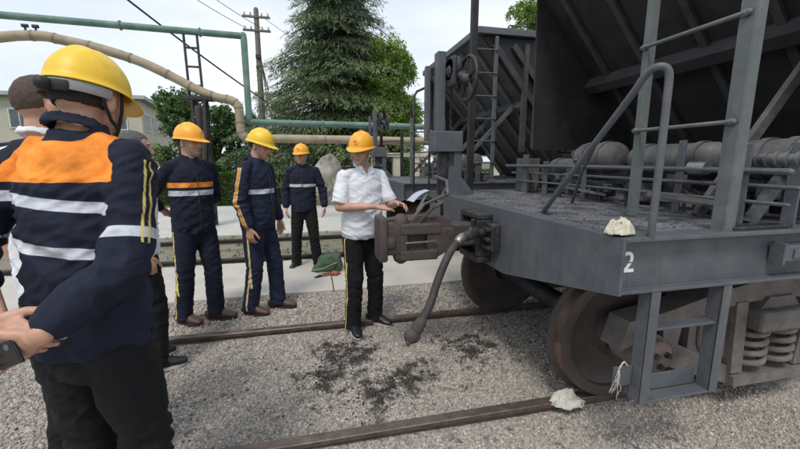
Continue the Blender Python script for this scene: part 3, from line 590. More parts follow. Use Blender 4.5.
# ================================================================= WAGONS
def coil(S, x, y, z0, z1, r, wire, turns, n=14):
    k = int(turns * n); S.tube([(x + r * math.cos(6.283 * i / n), y + r * math.sin(6.283 * i / n), z0 + (z1 - z0) * i / k) for i in range(k + 1)], wire, 8, ref=(0, 0, 1))
def make_bogie(root, xc, yc, g=.7525, wb=1.90, rw=.42, zr=.055):
    zc = zr + rw; hw = wb / 2
    for xs in (-hw, hw):
        x = xc + xs
        ax = Sh().cyl((x, yc - g - .22, zc), (x, yc + g + .22, zc), .075).link('axle', iron, root)
        for sd in (-1, 1):
            y0 = yc + sd * (g + .055)          # outer face
            o_ = lambda d: sd * -d             # inwards offset
            prof = [(.09, o_(-.02)), (.13, o_(-.02)), (.15, o_(.03)), (.30, o_(.055)), (.345, o_(.03)), (.35, o_(.0)), (.405, o_(.0)), (.4165, o_(.005)), (.4175, o_(.02)), (rw, o_(.075)), (rw + .012, o_(.084)), (rw + .028, o_(.092)), (rw + .028, o_(.108)), (rw + .015, o_(.118)), (.36, o_(.12)), (.34, o_(.11)), (.15, o_(.11)), (.09, o_(.12))]
            w = Sh().lathe(prof, (x, y0, zc), 'y', 64).link('wheel', wheelm, root)
            Sh().lathe([(.4185, o_(.007)), (.4195, o_(.02)), (rw + .0015, o_(.074)), (rw - .004, o_(.074)), (.41, o_(.007))], (x, y0, zc), 'y', 64).link('tread', treadm, w)
            yb = yc + sd * (g + .30)
            Sh().lathe([(.001, 0), (.10, 0), (.118, -sd * .02), (.118, -sd * .2), (.001, -sd * .2)], (x, yb, zc), 'y', 28).link('axle_box', bogm, root)
            cap = Sh().lathe([(.001, sd * .05), (.07, sd * .05), (.094, sd * .035), (.10, sd * .001), (.001, sd * .001)], (x, yb, zc), 'y', 24).link('bearing_cap', boltm, root)
            b_ = Sh()
            for k in range(3): a = 2.1 * k + .5; b_.lathe([(.001, sd * .075), (.015, sd * .075), (.018, sd * .045), (.001, sd * .045)], (x + .045 * math.cos(a), yb, zc + .045 * math.sin(a)), 'y', 8)
            b_.link('bolt', iron, cap)
    for sd in (-1, 1):
        y0, y1 = yc + sd * (g + .12), yc + sd * (g + .27); y0, y1 = min(y0, y1), max(y0, y1)
        S = Sh(); zt = zc + .20
        X = lambda d: xc + d
        # cast side frame: arched top chord, pedestals, columns beside the spring opening, sloping tension chords
        top = [(-hw - .2, zc + .03), (-hw - .15, zc + .2), (-hw + .12, zc + .24), (-.45, zt + .13), (-.2, zt + .17), (.2, zt + .17), (.45, zt + .13), (hw - .12, zc + .24), (hw + .15, zc + .2), (hw + .2, zc + .03)]
        low = [(hw + .1, zc + .06), (hw + .06, zc + .13), (hw - .12, zc + .135), (.42, zt + .02), (.2, zt + .045), (-.2, zt + .045), (-.42, zt + .02), (-hw + .12, zc + .135), (-hw - .06, zc + .13), (-hw - .1, zc + .06)]
        S.prism([(X(a), b) for a, b in top + low], y0, y1)
        for q in (-1, 1):
            S.prism([(X(q * (hw - .1)), zc + .14), (X(q * (hw - .24)), zc + .16), (X(q * (hw - .2)), zc - .12), (X(q * (hw - .13)), zc - .12)], y0 + .01, y1 - .01)
            S.prism([(X(q * (hw - .21)), zc + .02), (X(q * (hw - .19)), zc - .13), (X(q * .30), zc - .30), (X(q * .22), zc - .27), (X(q * .26), zc - .2)], y0 + .015, y1 - .015)
            S.prism([(X(q * .34), zt + .05), (X(q * .25), zt + .05), (X(q * .22), zc - .22), (X(q * .31), zc - .22)], y0 - .01, y1 + .01)
            n_ = 28; cx_, cz_ = X(q * .47), zc + .07; V0 = []                     # web with an oval lightening hole
            for yy in (y0 + .035, y1 - .035):
                for ring in (0, 1):
                    for i in range(n_):
                        a = 2 * math.pi * i / n_; c_, s_ = math.cos(a), math.sin(a)
                        if ring: k_ = min(.155 / max(abs(c_), 1e-6), .205 / max(abs(s_), 1e-6)); V0.append((cx_ + c_ * k_ + .0, yy, cz_ + s_ * k_))
                        else: V0.append((cx_ + .085 * math.copysign(abs(c_) ** .75, c_), yy, cz_ + .135 * math.copysign(abs(s_) ** .75, s_)))
            F0 = []
            for i in range(n_):
                j = (i + 1) % n_; F0 += [(i, j, n_ + j, n_ + i), (2 * n_ + i, 3 * n_ + i, 3 * n_ + j, 2 * n_ + j), (i, 2 * n_ + i, 2 * n_ + j, j), (n_ + i, n_ + j, 3 * n_ + j, 3 * n_ + i)]
            S.add(V0, F0)
            S.tube([(cx_ + .085 * math.copysign(abs(math.cos(a)) ** .75, math.cos(a)), (y0 if sd < 0 else y1) - sd * .025, cz_ + .135 * math.copysign(abs(math.sin(a)) ** .75, math.sin(a))) for a in [2 * math.pi * i / 28 for i in range(29)]], .014, 6, caps=False)
        S.prism([(X(-.3), zc - .30), (X(.3), zc - .30), (X(.31), zc - .235), (X(-.31), zc - .235)], y0 - .03, y1 + .03)
        fr = S.link('side_frame', bogm, root)
        for q in (-.125, .105):
            for w_ in ((y0 + y1) / 2 + sd * .02,):
                c = Sh(); coil(c, X(q), w_, zc - .20, zc + .06, .092, .0185, 4.2); c.link('spring', bogm, root)
        S = Sh(); S.bbox(X(-.215), X(.215), y0 - .08 if sd < 0 else y0, y1 if sd < 0 else y1 + .08, zc + .065, zc + .20, .02)
        S.prism([(X(-.16), zc + .2), (X(.16), zc + .2), (X(.10), zc + .27), (X(-.10), zc + .27)], y0 - .02, y1 + .02)
        S.link('bolster_end', bogm, root)
        for q in (-1, 1):                                              # brake shoe and hanger between wheel and bolster
            xs = xc + q * (hw - rw - .03); S = Sh(); S.tube([(xs - q * 0 + q * .03 * math.cos(t) - q * .02, yc + sd * (g + .01), zc + .17 * math.sin(t)) for t in (-.9, -.4, 0, .4, .9)], [(.02, .04)] * 5, 8)
            S.link('brake_shoe', iron, root)
    Sh().bbox(xc - .17, xc + .17, yc - g - .1, yc + g + .1, zc - .02, zc + .24, .03).link('bolster', bogm, root)
    S = Sh()
    for q in (-1, 1): S.tube([(xc + q * .29, yc - g - .02, zc - .08), (xc + q * .25, yc, zc - .02), (xc + q * .29, yc + g + .02, zc - .08)], .028, 8)
    S.link('brake_beam', iron, root)

def make_coupler(root, xe, yc):
    """knuckle coupler seen in profile, x to the left is outwards"""
    z = 1.02
    S = Sh(); S.bbox(xe - .30, xe + .02, yc - .075, yc + .075, z - .085, z + .085, .015)                              # shank
    S.prism([(xe - .30, z - .10), (xe - .30, z + .12), (xe - .42, z + .15), (xe - .62, z + .13), (xe - .66, z + .05), (xe - .66, z - .13), (xe - .60, z - .17), (xe - .40, z - .15)], yc - .10, yc + .155)
    S.bbox(xe - .70, xe - .42, yc - .175, yc - .095, z - .15, z - .075, .012); S.bbox(xe - .70, xe - .40, yc - .175, yc - .095, z + .035, z + .115, .012)
    S.bbox(xe - .70, xe - .645, yc - .17, yc - .09, z - .1, z + .06, .01); S.prism([(xe - .50, z - .12), (xe - .50, z + .08), (xe - .30, z + .07), (xe - .30, z - .06), (xe - .42, z - .13)], yc - .165, yc - .09)
    S.prism([(xe - .62, z + .112), (xe - .56, z + .165), (xe - .50, z + .165), (xe - .44, z + .112)], yc - .12, yc - .05)
    S.prism([(xe - .80, z - .10), (xe - .80, z + .10), (xe - .62, z + .13), (xe - .60, z - .16)], yc + .08, yc + .19)     # guard arm
    h = S.link('coupler', rust, root)
    K = Sh(); K.tube([(xe - .68, yc - .10, z - .125), (xe - .68, yc - .10, z + .125)], .06, 16)
    K.bbox(xe - .80, xe - .66, yc - .145, yc - .045, z - .115, z + .12, .025); K.bbox(xe - .85, xe - .785, yc - .17, yc + .05, z - .155, z + .165, .018); K.bbox(xe - .79, xe - .73, yc - .16, yc - .02, z - .06, z + .02, .012)
    K.link('knuckle', rust, h)
    Sh().cyl((xe - .68, yc - .10, z - .15), (xe - .68, yc - .10, z + .175), .02, 10).link('knuckle_pin', iron, h)
    Sh().tube([(xe - .66, yc - .19, z - .015), (xe - .44, yc - .19, z - .01)], .007, 6).link('split_pin', chrome, h)
    S = Sh(); S.bbox(xe - .12, xe - .002, yc - .17, yc + .17, z + .125, z + .17, .01); S.bbox(xe - .12, xe - .002, yc - .17, yc - .13, z - .15, z + .125, .01); S.bbox(xe - .12, xe - .002, yc + .13, yc + .17, z - .15, z + .125, .01); S.bbox(xe - .12, xe - .002, yc - .17, yc + .17, z - .20, z - .152, .01)
    S.bbox(xe - .07, xe - .003, yc - .30, yc - .18, z - .09, z + .11, .01)
    for dz in (-.06, 0, .07): S.bbox(xe - .10, xe - .07, yc - .29, yc - .19, z + dz - .012, z + dz + .012, .004)
    S.link('striker_casting', iron, root)
    S = Sh()                                                                                                           # uncoupling lever
    S.tube([(xe - .05, yc + 1.05, 1.42), (xe - .12, yc + .5, 1.4), (xe - .2, yc + .25, 1.30), (xe - .45, yc + .1, 1.24), (xe - .58, yc, 1.13)], .013, 8)
    S.tube([(xe - .05, yc + .65, 1.36), (xe - .25, yc + .35, 1.22), (xe - .4, yc + .2, 1.3), (xe - .5, yc + .1, 1.2)], .011, 8)
    S.link('uncoupling_lever', wagmid, root)
    S = Sh(); S.tube([(xe - .5, yc - .02, 1.15), (xe - .44, yc - .08, 1.23), (xe - .36, yc - .05, 1.27), (xe - .33, yc + .02, 1.17)], .014, 8); S.bar((xe - .56, yc - .12, 1.13), (xe - .44, yc - .14, 1.26), .03, .012); S.link('lift_link', rust, root)

def make_hose(root, xe, yc, pts_):
    S = Sh(); P = [Vector(p) for p in pts_]; Q = []
    for i in range(len(P) - 1):
        a, b = P[i], P[i + 1]; p0 = P[max(i - 1, 0)]; p3 = P[min(i + 2, len(P) - 1)]
        for k in range(6):
            t = k / 6; Q.append(.5 * ((2 * a) + (b - p0) * t + (2 * p0 - 5 * a + 4 * b - p3) * t * t + (3 * a - p0 - 3 * b + p3) * t ** 3))
    Q.append(P[-1]); S.tube(Q, .027, 14); h = S.link('brake_hose', hose, root)
    Sh().tube([Q[4], Q[5], Q[7]], [.035, .035, .034], 14).link('hose_clamp', chrome, h)
    e = Q[-1]; d = (Q[-1] - Q[-2]).normalized(); s_ = Vector((0, 1, 0)); G = Sh()
    G.tube([e - d * .03, e + d * .03], [.037, .04], 12); G.ell(e + d * .065 + Vector((-.012, 0, -.01)), (.055, .04, .05)); G.tube([e + d * .06, e + d * .06 + Vector((-.05, -.02, -.055))], [(.035, .02), (.02, .014)], 8)
    G.link('glad_hand', rust, h)
    V = Sh(); a = P[0]; V.tube([a + Vector((.22, .02, .02)), a + Vector((.1, .02, .015)), a, P[0].lerp(P[1], .25)], [.026, .028, .040, .034], 12); V.ell(a + Vector((.04, 0, .02)), (.05, .04, .05)); V.cyl(a + Vector((.04, 0, .04)), a + Vector((.04, -.0, .115)), .014, 8); V.bar(a + Vector((.03, -.02, .115)), a + Vector((-.01, -.11, .13)), .022, .012)
    V.link('angle_cock', iron, h)

def make_wagon(xe, yc, L, label, plate_x, ours, steps=True):
    hw = 1.36; yN, yF = yc - hw, yc + hw; zd = 1.24; X2 = xe + L
    root = tag(empty('hopper_wagon', (0, 0, 0)), label, 'railway wagon')
    # end beam: deeper towards the centre
    for x, s in ((xe, 1), (X2, -1)):
        M = Matrix(((0, 1, 0, 0), (1, 0, 0, 0), (0, 0, 1, 0), (0, 0, 0, 1)))
        poly = [(yN, .985), (yN, zd), (yF, zd), (yF, .985), (yc + .36, .79), (yc - .36, .79)]
        Sh().prism(poly, x, x + s * .016, M).link('end_beam', wag, root)
        Sh().box(min(x + s * .016, x + s * .12), max(x + s * .016, x + s * .12), yN + .02, yF - .02, zd - .016, zd - .001).link('end_beam_flange', wag, root)
    for y, s in ((yN, 1), (yF, -1)):
        S = Sh(); a, b = sorted((y + s * .055, y + s * .067)); S.box(xe + .018, X2 - .018, a, b, 1.004, zd - .018); r_ = S.link('side_sill', wag, root)
        a, b = sorted((y, y + s * .12)); Sh().bbox(xe + .018, X2 - .018, a, b, zd - .017, zd + .002, .003).link('top_flange', wag, r_)
        Sh().bbox(xe + .018, X2 - .018, a, b, .988, 1.003, .003).link('bottom_flange', wag, r_)
    # platform deck
    n = Sh(); nx, ny = 30, 60; x0, x1 = xe + .02, xe + 3.2
    v = [(x0 + (x1 - x0) * i / nx, yN + .125 + (2 * hw - .25) * j / ny) for j in range(ny + 1) for i in range(nx + 1)]
    n.add([(x, y, zd - .003 + .0035 * noise.noise((x * 5, y * 5, 0))) for x, y in v], [(j * (nx + 1) + i, j * (nx + 1) + i + 1, (j + 1) * (nx + 1) + i + 1, (j + 1) * (nx + 1) + i) for j in range(ny) for i in range(nx)], True)
    n.box(x0, x1, yN + .13, yF - .13, zd - .03, zd - .012); n.link('platform_deck', deckm, root)
    Sh().box(X2 - 3.2, X2 - .02, yN + .125, yF - .125, zd - .03, zd - .004).link('platform_deck', deckm, root)
    # centre sill
    S = Sh(); S.box(xe + .02, X2 - .02, yc - .17, yc - .15, .82, 1.2); S.box(xe + .02, X2 - .02, yc + .15, yc + .17, .82, 1.2); S.box(xe + .02, X2 - .02, yc - .22, yc + .22, .80, .818); S.link('centre_sill', wagmid, root)
    S = Sh()
    for x in (xe + .9, xe + 2.2, xe + 3.0): S.prism([(yN + .1, 1.0), (yN + .1, 1.2), (yc - .17, 1.2), (yc - .17, .83)], x, x + .02, Matrix(((0, 1, 0, 0), (1, 0, 0, 0), (0, 0, 1, 0), (0, 0, 0, 1)))); S.prism([(yF - .1, 1.0), (yF - .1, 1.2), (yc + .17, 1.2), (yc + .17, .83)], x, x + .02, Matrix(((0, 1, 0, 0), (1, 0, 0, 0), (0, 0, 1, 0), (0, 0, 0, 1))))
    S.link('cross_bearer', wagmid, root)
    # hopper body
    dx0 = plate_x - 2.53; sx = lambda z: 3.3 + (xe - 1.28) + (2.44 - z) * .85        # slope sheet line
    zt = 3.42; xt = sx(zt)
    for y, s in ((yN, 1), (yF, -1)):
        x_top = plate_x; mx_ = (X2 + xe)
        poly = [(plate_x, 1.72), (plate_x, zt), (mx_ - plate_x, zt), (mx_ - plate_x, 1.72)]
        if not ours and s > 0: poly = [(sx(1.7) + .02, 1.70), (sx(zt) + .02, zt), (mx_ - 2.6, zt), (mx_ - 2.7, 1.70)]
        if not ours and s < 0: poly = [(2.66, 1.70), (2.55, zt), (mx_ - 2.6, zt), (mx_ - 2.7, 1.70)]
        if ours: poly = [(plate_x, 1.70), (plate_x - .05, zt), (mx_ - plate_x + .05, zt), (mx_ - plate_x, 1.70)]
        a, b = sorted((y, y + s * .02)); Sh().prism(poly, a, b).link('side_sheet', wagdark, root)
        if not ours and s > 0:
            for dx_, z0_ in ((.10, zt - .12), (.42, zt - .12), (.72, zt - .35)): Sh().bar((sx(z0_) + dx_, y - .03, z0_), (sx(1.75) + dx_, y - .03, 1.75), .09, .05, (0, 1, 0)).link('diagonal_stiffener', wagrib, root)
        for k in range(9):
            xk = plate_x + .02 + k * (mx_ - 2 * plate_x - .1) / 8; a, b = sorted((y - s * .07, y - s * .001)); Sh().box(xk, xk + .07, a, b, 1.72, zt - .1).link('side_post', wagrib, root)
        a, b = sorted((y - s * .08, y + s * .09)); Sh().bbox(xt - .08, mx_ - xt + .08, a, b, zt + .002, zt + .10, .01).link('top_rim', wagrib if ours else wag, root)
    for q in (0, 1):
        f = (lambda x: x) if q == 0 else (lambda x: X2 + xe - x)
        S = Sh(); yb0, yb1 = yN + .021, yF - .021
        S.add([(f(sx(zt)), yb0, zt), (f(sx(zt)), yb1, zt), (f(sx(1.28)), yb1, 1.28), (f(sx(1.28)), yb0, 1.28), (f(sx(zt) + .03), yb0, zt), (f(sx(zt) + .03), yb1, zt), (f(sx(1.28) + .03), yb1, 1.28), (f(sx(1.28) + .03), yb0, 1.28)], [(0, 1, 2, 3), (7, 6, 5, 4), (0, 3, 7, 4), (1, 5, 6, 2), (0, 4, 5, 1), (3, 2, 6, 7)])
        S.link('slope_sheet', wagdark if ours else wagrib, root)
        a_, b_ = sorted((f(xt - .09), f(xt + .08))); Sh().bbox(a_, b_, yN + .092, yF - .092, zt + .003, zt + .10, .01).link('top_rim', wagrib if ours else wag, root)
        for yy in (yc - 1.0, yc - .55, yc - .02, yc + .56, yc + 1.05):
            Sh().bar((f(sx(zt - .05) - .03), yy, zt - .05), (f(sx(1.35) - .03), yy, 1.35), .035, .06 if ours else .09, (0, 1, 0)).link('slope_rib', wagrib if ours else wagmid, root)
        Sh().bar((f(sx(2.44) - .075), yb0 + .01, 2.44), (f(sx(2.44) - .075), yb1 - .01, 2.44), .11, .15, (.6, 0, .8) if q == 0 else (-.6, 0, .8)).link('slope_cross_rib', wagrib, root)
        for yy in ((yN + .20, yN + .48) if ours else (yN + .2, yN + .75, yc + .3, yF - .3)):
            Sh().bar((f(xe + (.98 if ours else .72)), yy, zd), (f(sx(2.44) - .13), yy, 2.46), .06, .035, (0, 1, 0)).link('slope_strut', ladm if yy < yN + .3 else wagmid, root)
    # hopper bottoms
    S = Sh()
    zz = [(sx(1.28), 1.28), (sx(1.28) + .9, .45), (sx(1.28) + 1.4, .45), (sx(1.28) + 2.2, 1.28)]
    S.prism(zz, yN + .25, yF - .25); S.prism([(X2 + xe - a, b) for a, b in zz][::-1], yN + .25, yF - .25); S.link('discharge_hopper', wagdark, root)
    Sh().box(sx(1.28), X2 + xe - sx(1.28), yN + .03, yN + .05, 1.2, 1.8).link('lower_side', wagdark, root)
    Sh().box(sx(1.28), X2 + xe - sx(1.28), yF - .05, yF - .03, 1.2, 1.8).link('lower_side', wagdark, root)
    make_bogie(root, xe + 1.53, yc); make_bogie(root, X2 - 1.435, yc)
    make_coupler(root, xe, yc)
    make_hose(root, xe, yc, [(xe - .23, yc - .24, 1.05), (xe - .30, yc - .28, 1.035), (xe - .395, yc - .33, .95), (xe - .485, yc - .38, .80), (xe - .56, yc - .43, .64), (xe - .645, yc - .47, .52)] if ours else [(xe - .10, yc - .33, 1.02), (xe - .25, yc - .36, .8), (xe - .3, yc - .4, .5)])
    # air reservoirs and rigging on the platform
    def tank(x, y0, y1, z, r_, m_=wagmid):
        S = Sh(); S.lathe([(.001, -.05), (r_ * .5, -.042), (r_ * .85, -.02), (r_, .02), (r_, y1 - y0 - .02), (r_ * .85, y1 - y0 + .02), (r_ * .5, y1 - y0 + .042), (.001, y1 - y0 + .05)], (x, y0, z), 'y', 28); t = S.link('air_tank', m_, root)
        for yy in (y0 + .1, y1 - .1): Sh().lathe([(r_ + .003, -.02), (r_ + .01, -.02), (r_ + .01, .02), (r_ + .003, .02)], (x, yy, z), 'y', 28).link('strap', wagmid, t)
        return t
    xo = xe - 1.28
    tank(2.42 + xo, yc - .05, yc + .33, 1.60, .125); tank(2.48 + xo, yc - .80, yc - .20, 1.585, .105); tank(2.5 + xo, yc - 1.28, yc - .95, 1.58, .11); 
    tank(2.75 + xo, yc + .5, yc + 1.2, 1.5, .10)
    S = Sh(); S.lathe([(.02, 0), (.045, 0), (.045, .012), (.02, .012)], (2.40 + xo, yc + .42, 1.63), 'y', 14); S.ell((2.34 + xo, yc + .30, 1.66), (.03, .04, .02)); S.ell((2.31 + xo, yc + .28, 1.58), (.03, .04, .02)); S.link('tank_fitting', wagmid, root)
    for yy, zz2 in ((yc - 1.3, 1.62), (yc - .87, 1.60), (yc - .16, 1.55), (yc + .62, 1.5)):
        Sh().bbox(2.47 + xo, 2.55 + xo, yy - .02, yy + .02, zd, 1.5).link('tank_bracket', wagmid, root)
    # brake pipes across the platform on flat posts
    for x, z, r_ in ((2.20, 1.52, .016), (2.22, 1.36, .010), (2.28, 1.44, .012)):
        Sh().tube([(x + xo, yN + .02, z), (x + xo, yc, z + .004), (x + xo, yF - .02, z)], r_, 8).link('brake_pipe', wag, root)
    for x, y, h, w in ((2.21, yc - 1.1, .42, .12), (2.30, yc - .70, .46, .05), (2.2, yc + .05, .3, .05), (2.22, yc + .62, .33, .07), (2.22, yc + .98, .40, .10), (2.3, yN + .06, .42, .06)):
        Sh().bbox(x + xo, x + xo + .012, y - w / 2, y + w / 2, zd - .002, zd + h, .003).link('pipe_post', wag, root)
    if ours:
        Sh().bbox(2.24, 2.40, yc + .98, yc + 1.2, zd, 1.60, .01).link('valve_box', wagmid, root)
        S = Sh(); S.lathe([(.001, 0), (.035, 0), (.04, .02), (.04, .1), (.001, .11)], (2.22, yN + .42, 1.53), 'y', 14); S.link('bright_valve', chrome, root)
        S = Sh(); S.lathe([(.001, 0), (.032, 0), (.032, .25), (.001, .25)], (2.32, yN + .03, 1.58), 'y', 16)
        for k in range(5): S.lathe([(.03, 0), (.042, 0), (.042, .012), (.03, .012)], (2.32, yN + .05 + k * .045, 1.58), 'y', 16)
        S.link('slack_adjuster', mat('pale_metal', (.15, .155, .155), .45, .3), root)
        S = Sh()
        S.bar((2.0, yc - .75, 1.36), (2.3, yc - .95, 1.31), .05, .02); S.bar((2.05, yc + .1, 1.36), (2.3, yc - .1, 1.3), .04, .02); S.bar((1.95, yN + .55, 1.38), (2.25, yN + .3, 1.33), .05, .025); S.link('brake_lever', wagmid, root)
    # control valves, brackets and dirty small gear cluttering the platform
    r2 = random.Random(5 + int(ours))
    S = Sh(); S2 = Sh()
    for k in range(44):
        y = yN + .15 + r2.random() * 2.4; x = 2.25 + xo + r2.random() * .5; z = zd + r2.random() * .2; a = r2.random() * .05 + .02
        (S if k % 2 else S2).bbox(x, x + a * 2, y, y + a * 2.4, z, z + a * 2, .008)
    for k in range(24):
        y = yN + .2 + r2.random() * 2.2; x = 2.25 + xo + r2.random() * .3
        S2.tube([(x, y, zd), (x, y + .02, 1.33), (x + .05, y + .15, 1.38), (x + .1, y + .3, 1.36)], .011, 6)
    tag(S.link('valve_gear', wagmid, root), kind='stuff'); tag(S2.link('pipe_gear', iron, root), kind='stuff')
    # ladders up the side, on both edges
    if ours:
        ld = empty('end_ladder'); ld.parent = root; lx0 = xe + .59
        S = Sh(); S.bbox(lx0, lx0 + .008, 1.335, 1.40, zd, zt + .25, .002); S.bbox(lx0 + .009, lx0 + .065, 1.335, 1.343, zd, zt + .25, .002); S.link('rail', ladm, ld)
        S = Sh(); S.bbox(lx0, lx0 + .008, 1.865, 1.905, zd, zt + .25, .002); S.bbox(lx0 + .009, lx0 + .05, 1.865, 1.873, zd, zt + .25, .002); S.link('rail', ladm, ld)
        for z in (1.745, 2.205, 2.665, 3.12):
            rg = Sh().tube([(lx0 - .012, 1.90, z), (lx0 - .012, 1.37, z)], .0105, 10).link('rung', ladm, ld)
            for yy in (1.37, 1.885): Sh().ell((lx0 - .010, yy, z), (.010, .028, .017)).link('rung_lug', ladm, rg)
            for yy in (1.355, 1.378): Sh().ell((lx0 - .016, yy, z), (.006, .006, .006), None, 8, 6).link('rivet', ladm, rg)
        Sh().bbox(1.69, 1.76, 3.93, 3.99, zd, zt + .4, .006).link('corner_post', wagdark, root)
    for y, s in (() if ours else ((yN + .055, 1), (yF - .055, -1))):
        ld = empty('side_ladder'); ld.parent = root
        xs = (xe + .12, xe + .58); zl = zt + .25 if ours else 2.2
        big = ours
        for i, x in enumerate(xs):
            if i == 0 and s > 0: Sh().bbox(x, x + .03, y - .02, y + .02, zd, zl, .004).link('rail', ladm if s > 0 else wagdark, ld)
            elif s > 0: S = Sh(); S.bbox(x, x + .085, y - .02, y + .012, zd, zl, .003); S.bbox(x + .062, x + .085, y + .013, y + .06, zd, zl, .003); S.link('rail', ladm, ld)
            else: Sh().bbox(x, x + .06, y - .03, y + .03, zd, zl, .004).link('rail', wagdark, ld)
        for z in ([1.7, 2.0] if not ours else [1.715, 2.075, 2.43, 2.79, 3.15] if s > 0 else [1.7, 2.06, 2.42, 2.78, 3.14]):
            Sh().tube([(xs[0] + .01, y - s * .025, z), (xs[1] + .05, y - s * .025, z + .02)], .011, 8).link('rung', ladm if s > 0 else iron, ld)
            S = Sh(); S.ell((xs[1] + .035, y - s * .026, z + .02), (.035, .014, .018)); S.link('rung_end', ladm if s > 0 else iron, ld)
    # hand rail loop on the near edge
    if ours:
        hp = [(xe + .20, yc - .52, zd + .005), (xe + .155, yc - .56, zd + .02), (xe + .10, yN + .13, 1.865), (xe + .10, yN + .07, 1.93), (xe + .115, yN + .03, 1.95), (xe + .14, yN + .012, 1.935), (xe + .15, yN + .01, 1.88), (xe + .15, yN + .012, zd)]
        Sh().tube(smooth(hp), .0155, 10).link('hand_rail', wag, root)
        Sh().tube([(xe + .105, yN + .10, 1.90), (xe + .40, yc - .70, 1.72), (xe + .62, yc - .30, 1.50), (xe + .75, yc - .05, zd)], .012, 8).link('hand_rail_brace', wag, root)
        Sh().bbox(xe + .16, xe + .26, yc - .56, yc - .49, zd - .001, zd + .008, .002).link('rail_foot', wag, root)
        S = Sh(); S.bbox(1.92, 2.28, yN + .03, yN + .042, zd + .006, zd + .022, .003); S.bbox(1.92, 2.28, yN + .098, yN + .11, zd + .006, zd + .022, .003); S.bbox(2.27, 2.285, yN + .0301, yN + .1099, zd + .004, zd + .024, .003); S.link('hasp', iron, root)
    # step stirrup below the near sill
    if steps:
        st = empty('step_stirrup'); st.parent = root; xa, xb = xe + .185, xe + .60; y = yN + .015
        for x in (xa, xb): S = Sh(); S.bbox(x, x + .014, y - .01, y + .06, .43, .987, .003); S.bbox(x, x + .05, y - .012, y - .002, .43, .987, .002); S.link('stile', wag, st)
        Sh().bbox(xa + .014, xb, y, y + .058, .79, .803, .003).link('step', wag, st)
        Sh().bbox(xa + .014, xb, y - .01, y + .06, .43, .442, .003).link('step', wag, st)
        Sh().bbox(xa - .0, xb, y + .065, y + .075, .44, .525, .003).link('back_plate', wag, st)
        Sh().bbox(xa - .10, xa - .002, y + .045, y + .06, .50, .60, .003).link('wing_plate', wag, st)
        S = Sh(); S.bbox(2.20, 2.75, yN - .012, yN + .04, 1.085, 1.165, .006); S.bbox(2.19, 2.205, yN - .02, yN + .045, 1.07, 1.18, .003); S.bbox(2.26, 2.70, yN - .02, yN - .013, 1.10, 1.15, .003); S.link('card_holder', wag, root)
    # brake stand with hand wheel at the far side
    bs = empty('brake_stand'); bs.parent = root; yb = yc + .93; xb = xe + .02
    S = Sh(); S.bbox(xb - .10, xb - .02, yb - .02, yb + .10, 1.80, 2.60, .006); S.bbox(xb - .17, xb - .12, yb + .14, yb + .2, 1.78, 2.50, .006); S.link('mast', wag, bs)
    Sh().bbox(xb - .14, xb + .16, yb - .06, yb + .12, 1.66, 1.86, .01).link('bracket', wag, bs); S = Sh(); S.bbox(xb + .08, xb + .16, yb - .04, yb + .1, 1.25, 1.66, .006); S.link('bracket', wag, bs)
    S = Sh(); S.bbox(xb - .07, xb + .04, yb, yb + .06, 1.24, 1.66, .006); S.link('lower_post', iron, bs)
    Sh().prism([(xb + .0, 1.24), (xb + .30, 1.24), (xb + .06, 1.52), (xb + .02, 1.52)], yb - .06, yb - .04).link('gusset', wag, bs)
    g = Sh(); g.lathe([(.001, -.04), (.10, -.04), (.115, -.02), (.115, .04), (.09, .06), (.001, .06)], (xb + .02, yb - .10, 2.42), 'x', 24); g.tube([(xb + .02, yb - .1, 2.40), (xb + .12, yb - .22, 2.30)], [.07, .05], 14); g.bbox(xb - .02, xb + .02, yb - .22, yb + .0, 2.26, 2.52, .03); g.link('gear_case', iron, bs)
    xw, yw, zw, rw2 = xb + .12, yb - .22, 2.32, .19
    A_ = R(88)                                                                                                        # wheel plane turned towards the track side
    ux = Vector((math.cos(A_), -math.sin(A_), 0)); c0 = Vector((xw, yw, zw))
    hwh = Sh(); hwh.tube([c0 + (ux * math.cos(a) + Vector((0, 0, 1)) * math.sin(a)) * rw2 for a in [2 * math.pi * i / 36 for i in range(37)]], .017, 8, caps=False); w_ = hwh.link('hand_wheel', iron, bs)
    s5 = Sh()
    for k in range(5): a = 2 * math.pi * k / 5 + .3; s5.tube([c0, c0 + (ux * math.cos(a) + Vector((0, 0, 1)) * math.sin(a)) * rw2], [.018, .011], 6)
    s5.ell(c0, (.045, .045, .045)); s5.link('spoke', iron, w_)
    ch = Sh()
    for k in range(22):
        z = 2.28 - k * .034; c = Vector((xb + .035, yb - .03, z))
        a1 = Vector((1, 0, 0)) if k % 2 else Vector((0, 1, 0))
        ch.tube([c + a1 * .011 * math.cos(t) + Vector((0, 0, .022 * math.sin(t))) for t in [2 * math.pi * i / 8 for i in range(9)]], .0045, 5, caps=False)
    ch.link('chain', iron, bs)
    # thin guard rods beyond the stand
    S = Sh(); S.tube([(xb - .22, yF - .03, 1.24), (xb - .22, yF - .03, 2.25), (xb - .19, yF - .03, 2.3), (xb - .1, yF - .03, 2.34)], .013, 8); S.tube([(xb - .04, yF - .02, 1.24), (xb - .04, yF - .02, 2.3)], .012, 8); S.link('grab_rod', iron, root)
    return root
our = make_wagon(1.28, 2.6605, 11.0, 'dark grey hopper wagon filling the right side, its platform end and coupler towards the men', 2.53, True)
nb = make_wagon(1.33, 6.87, 11.0, 'grey hopper wagon on the siding behind the nearer wagon', 3.2, False, False)
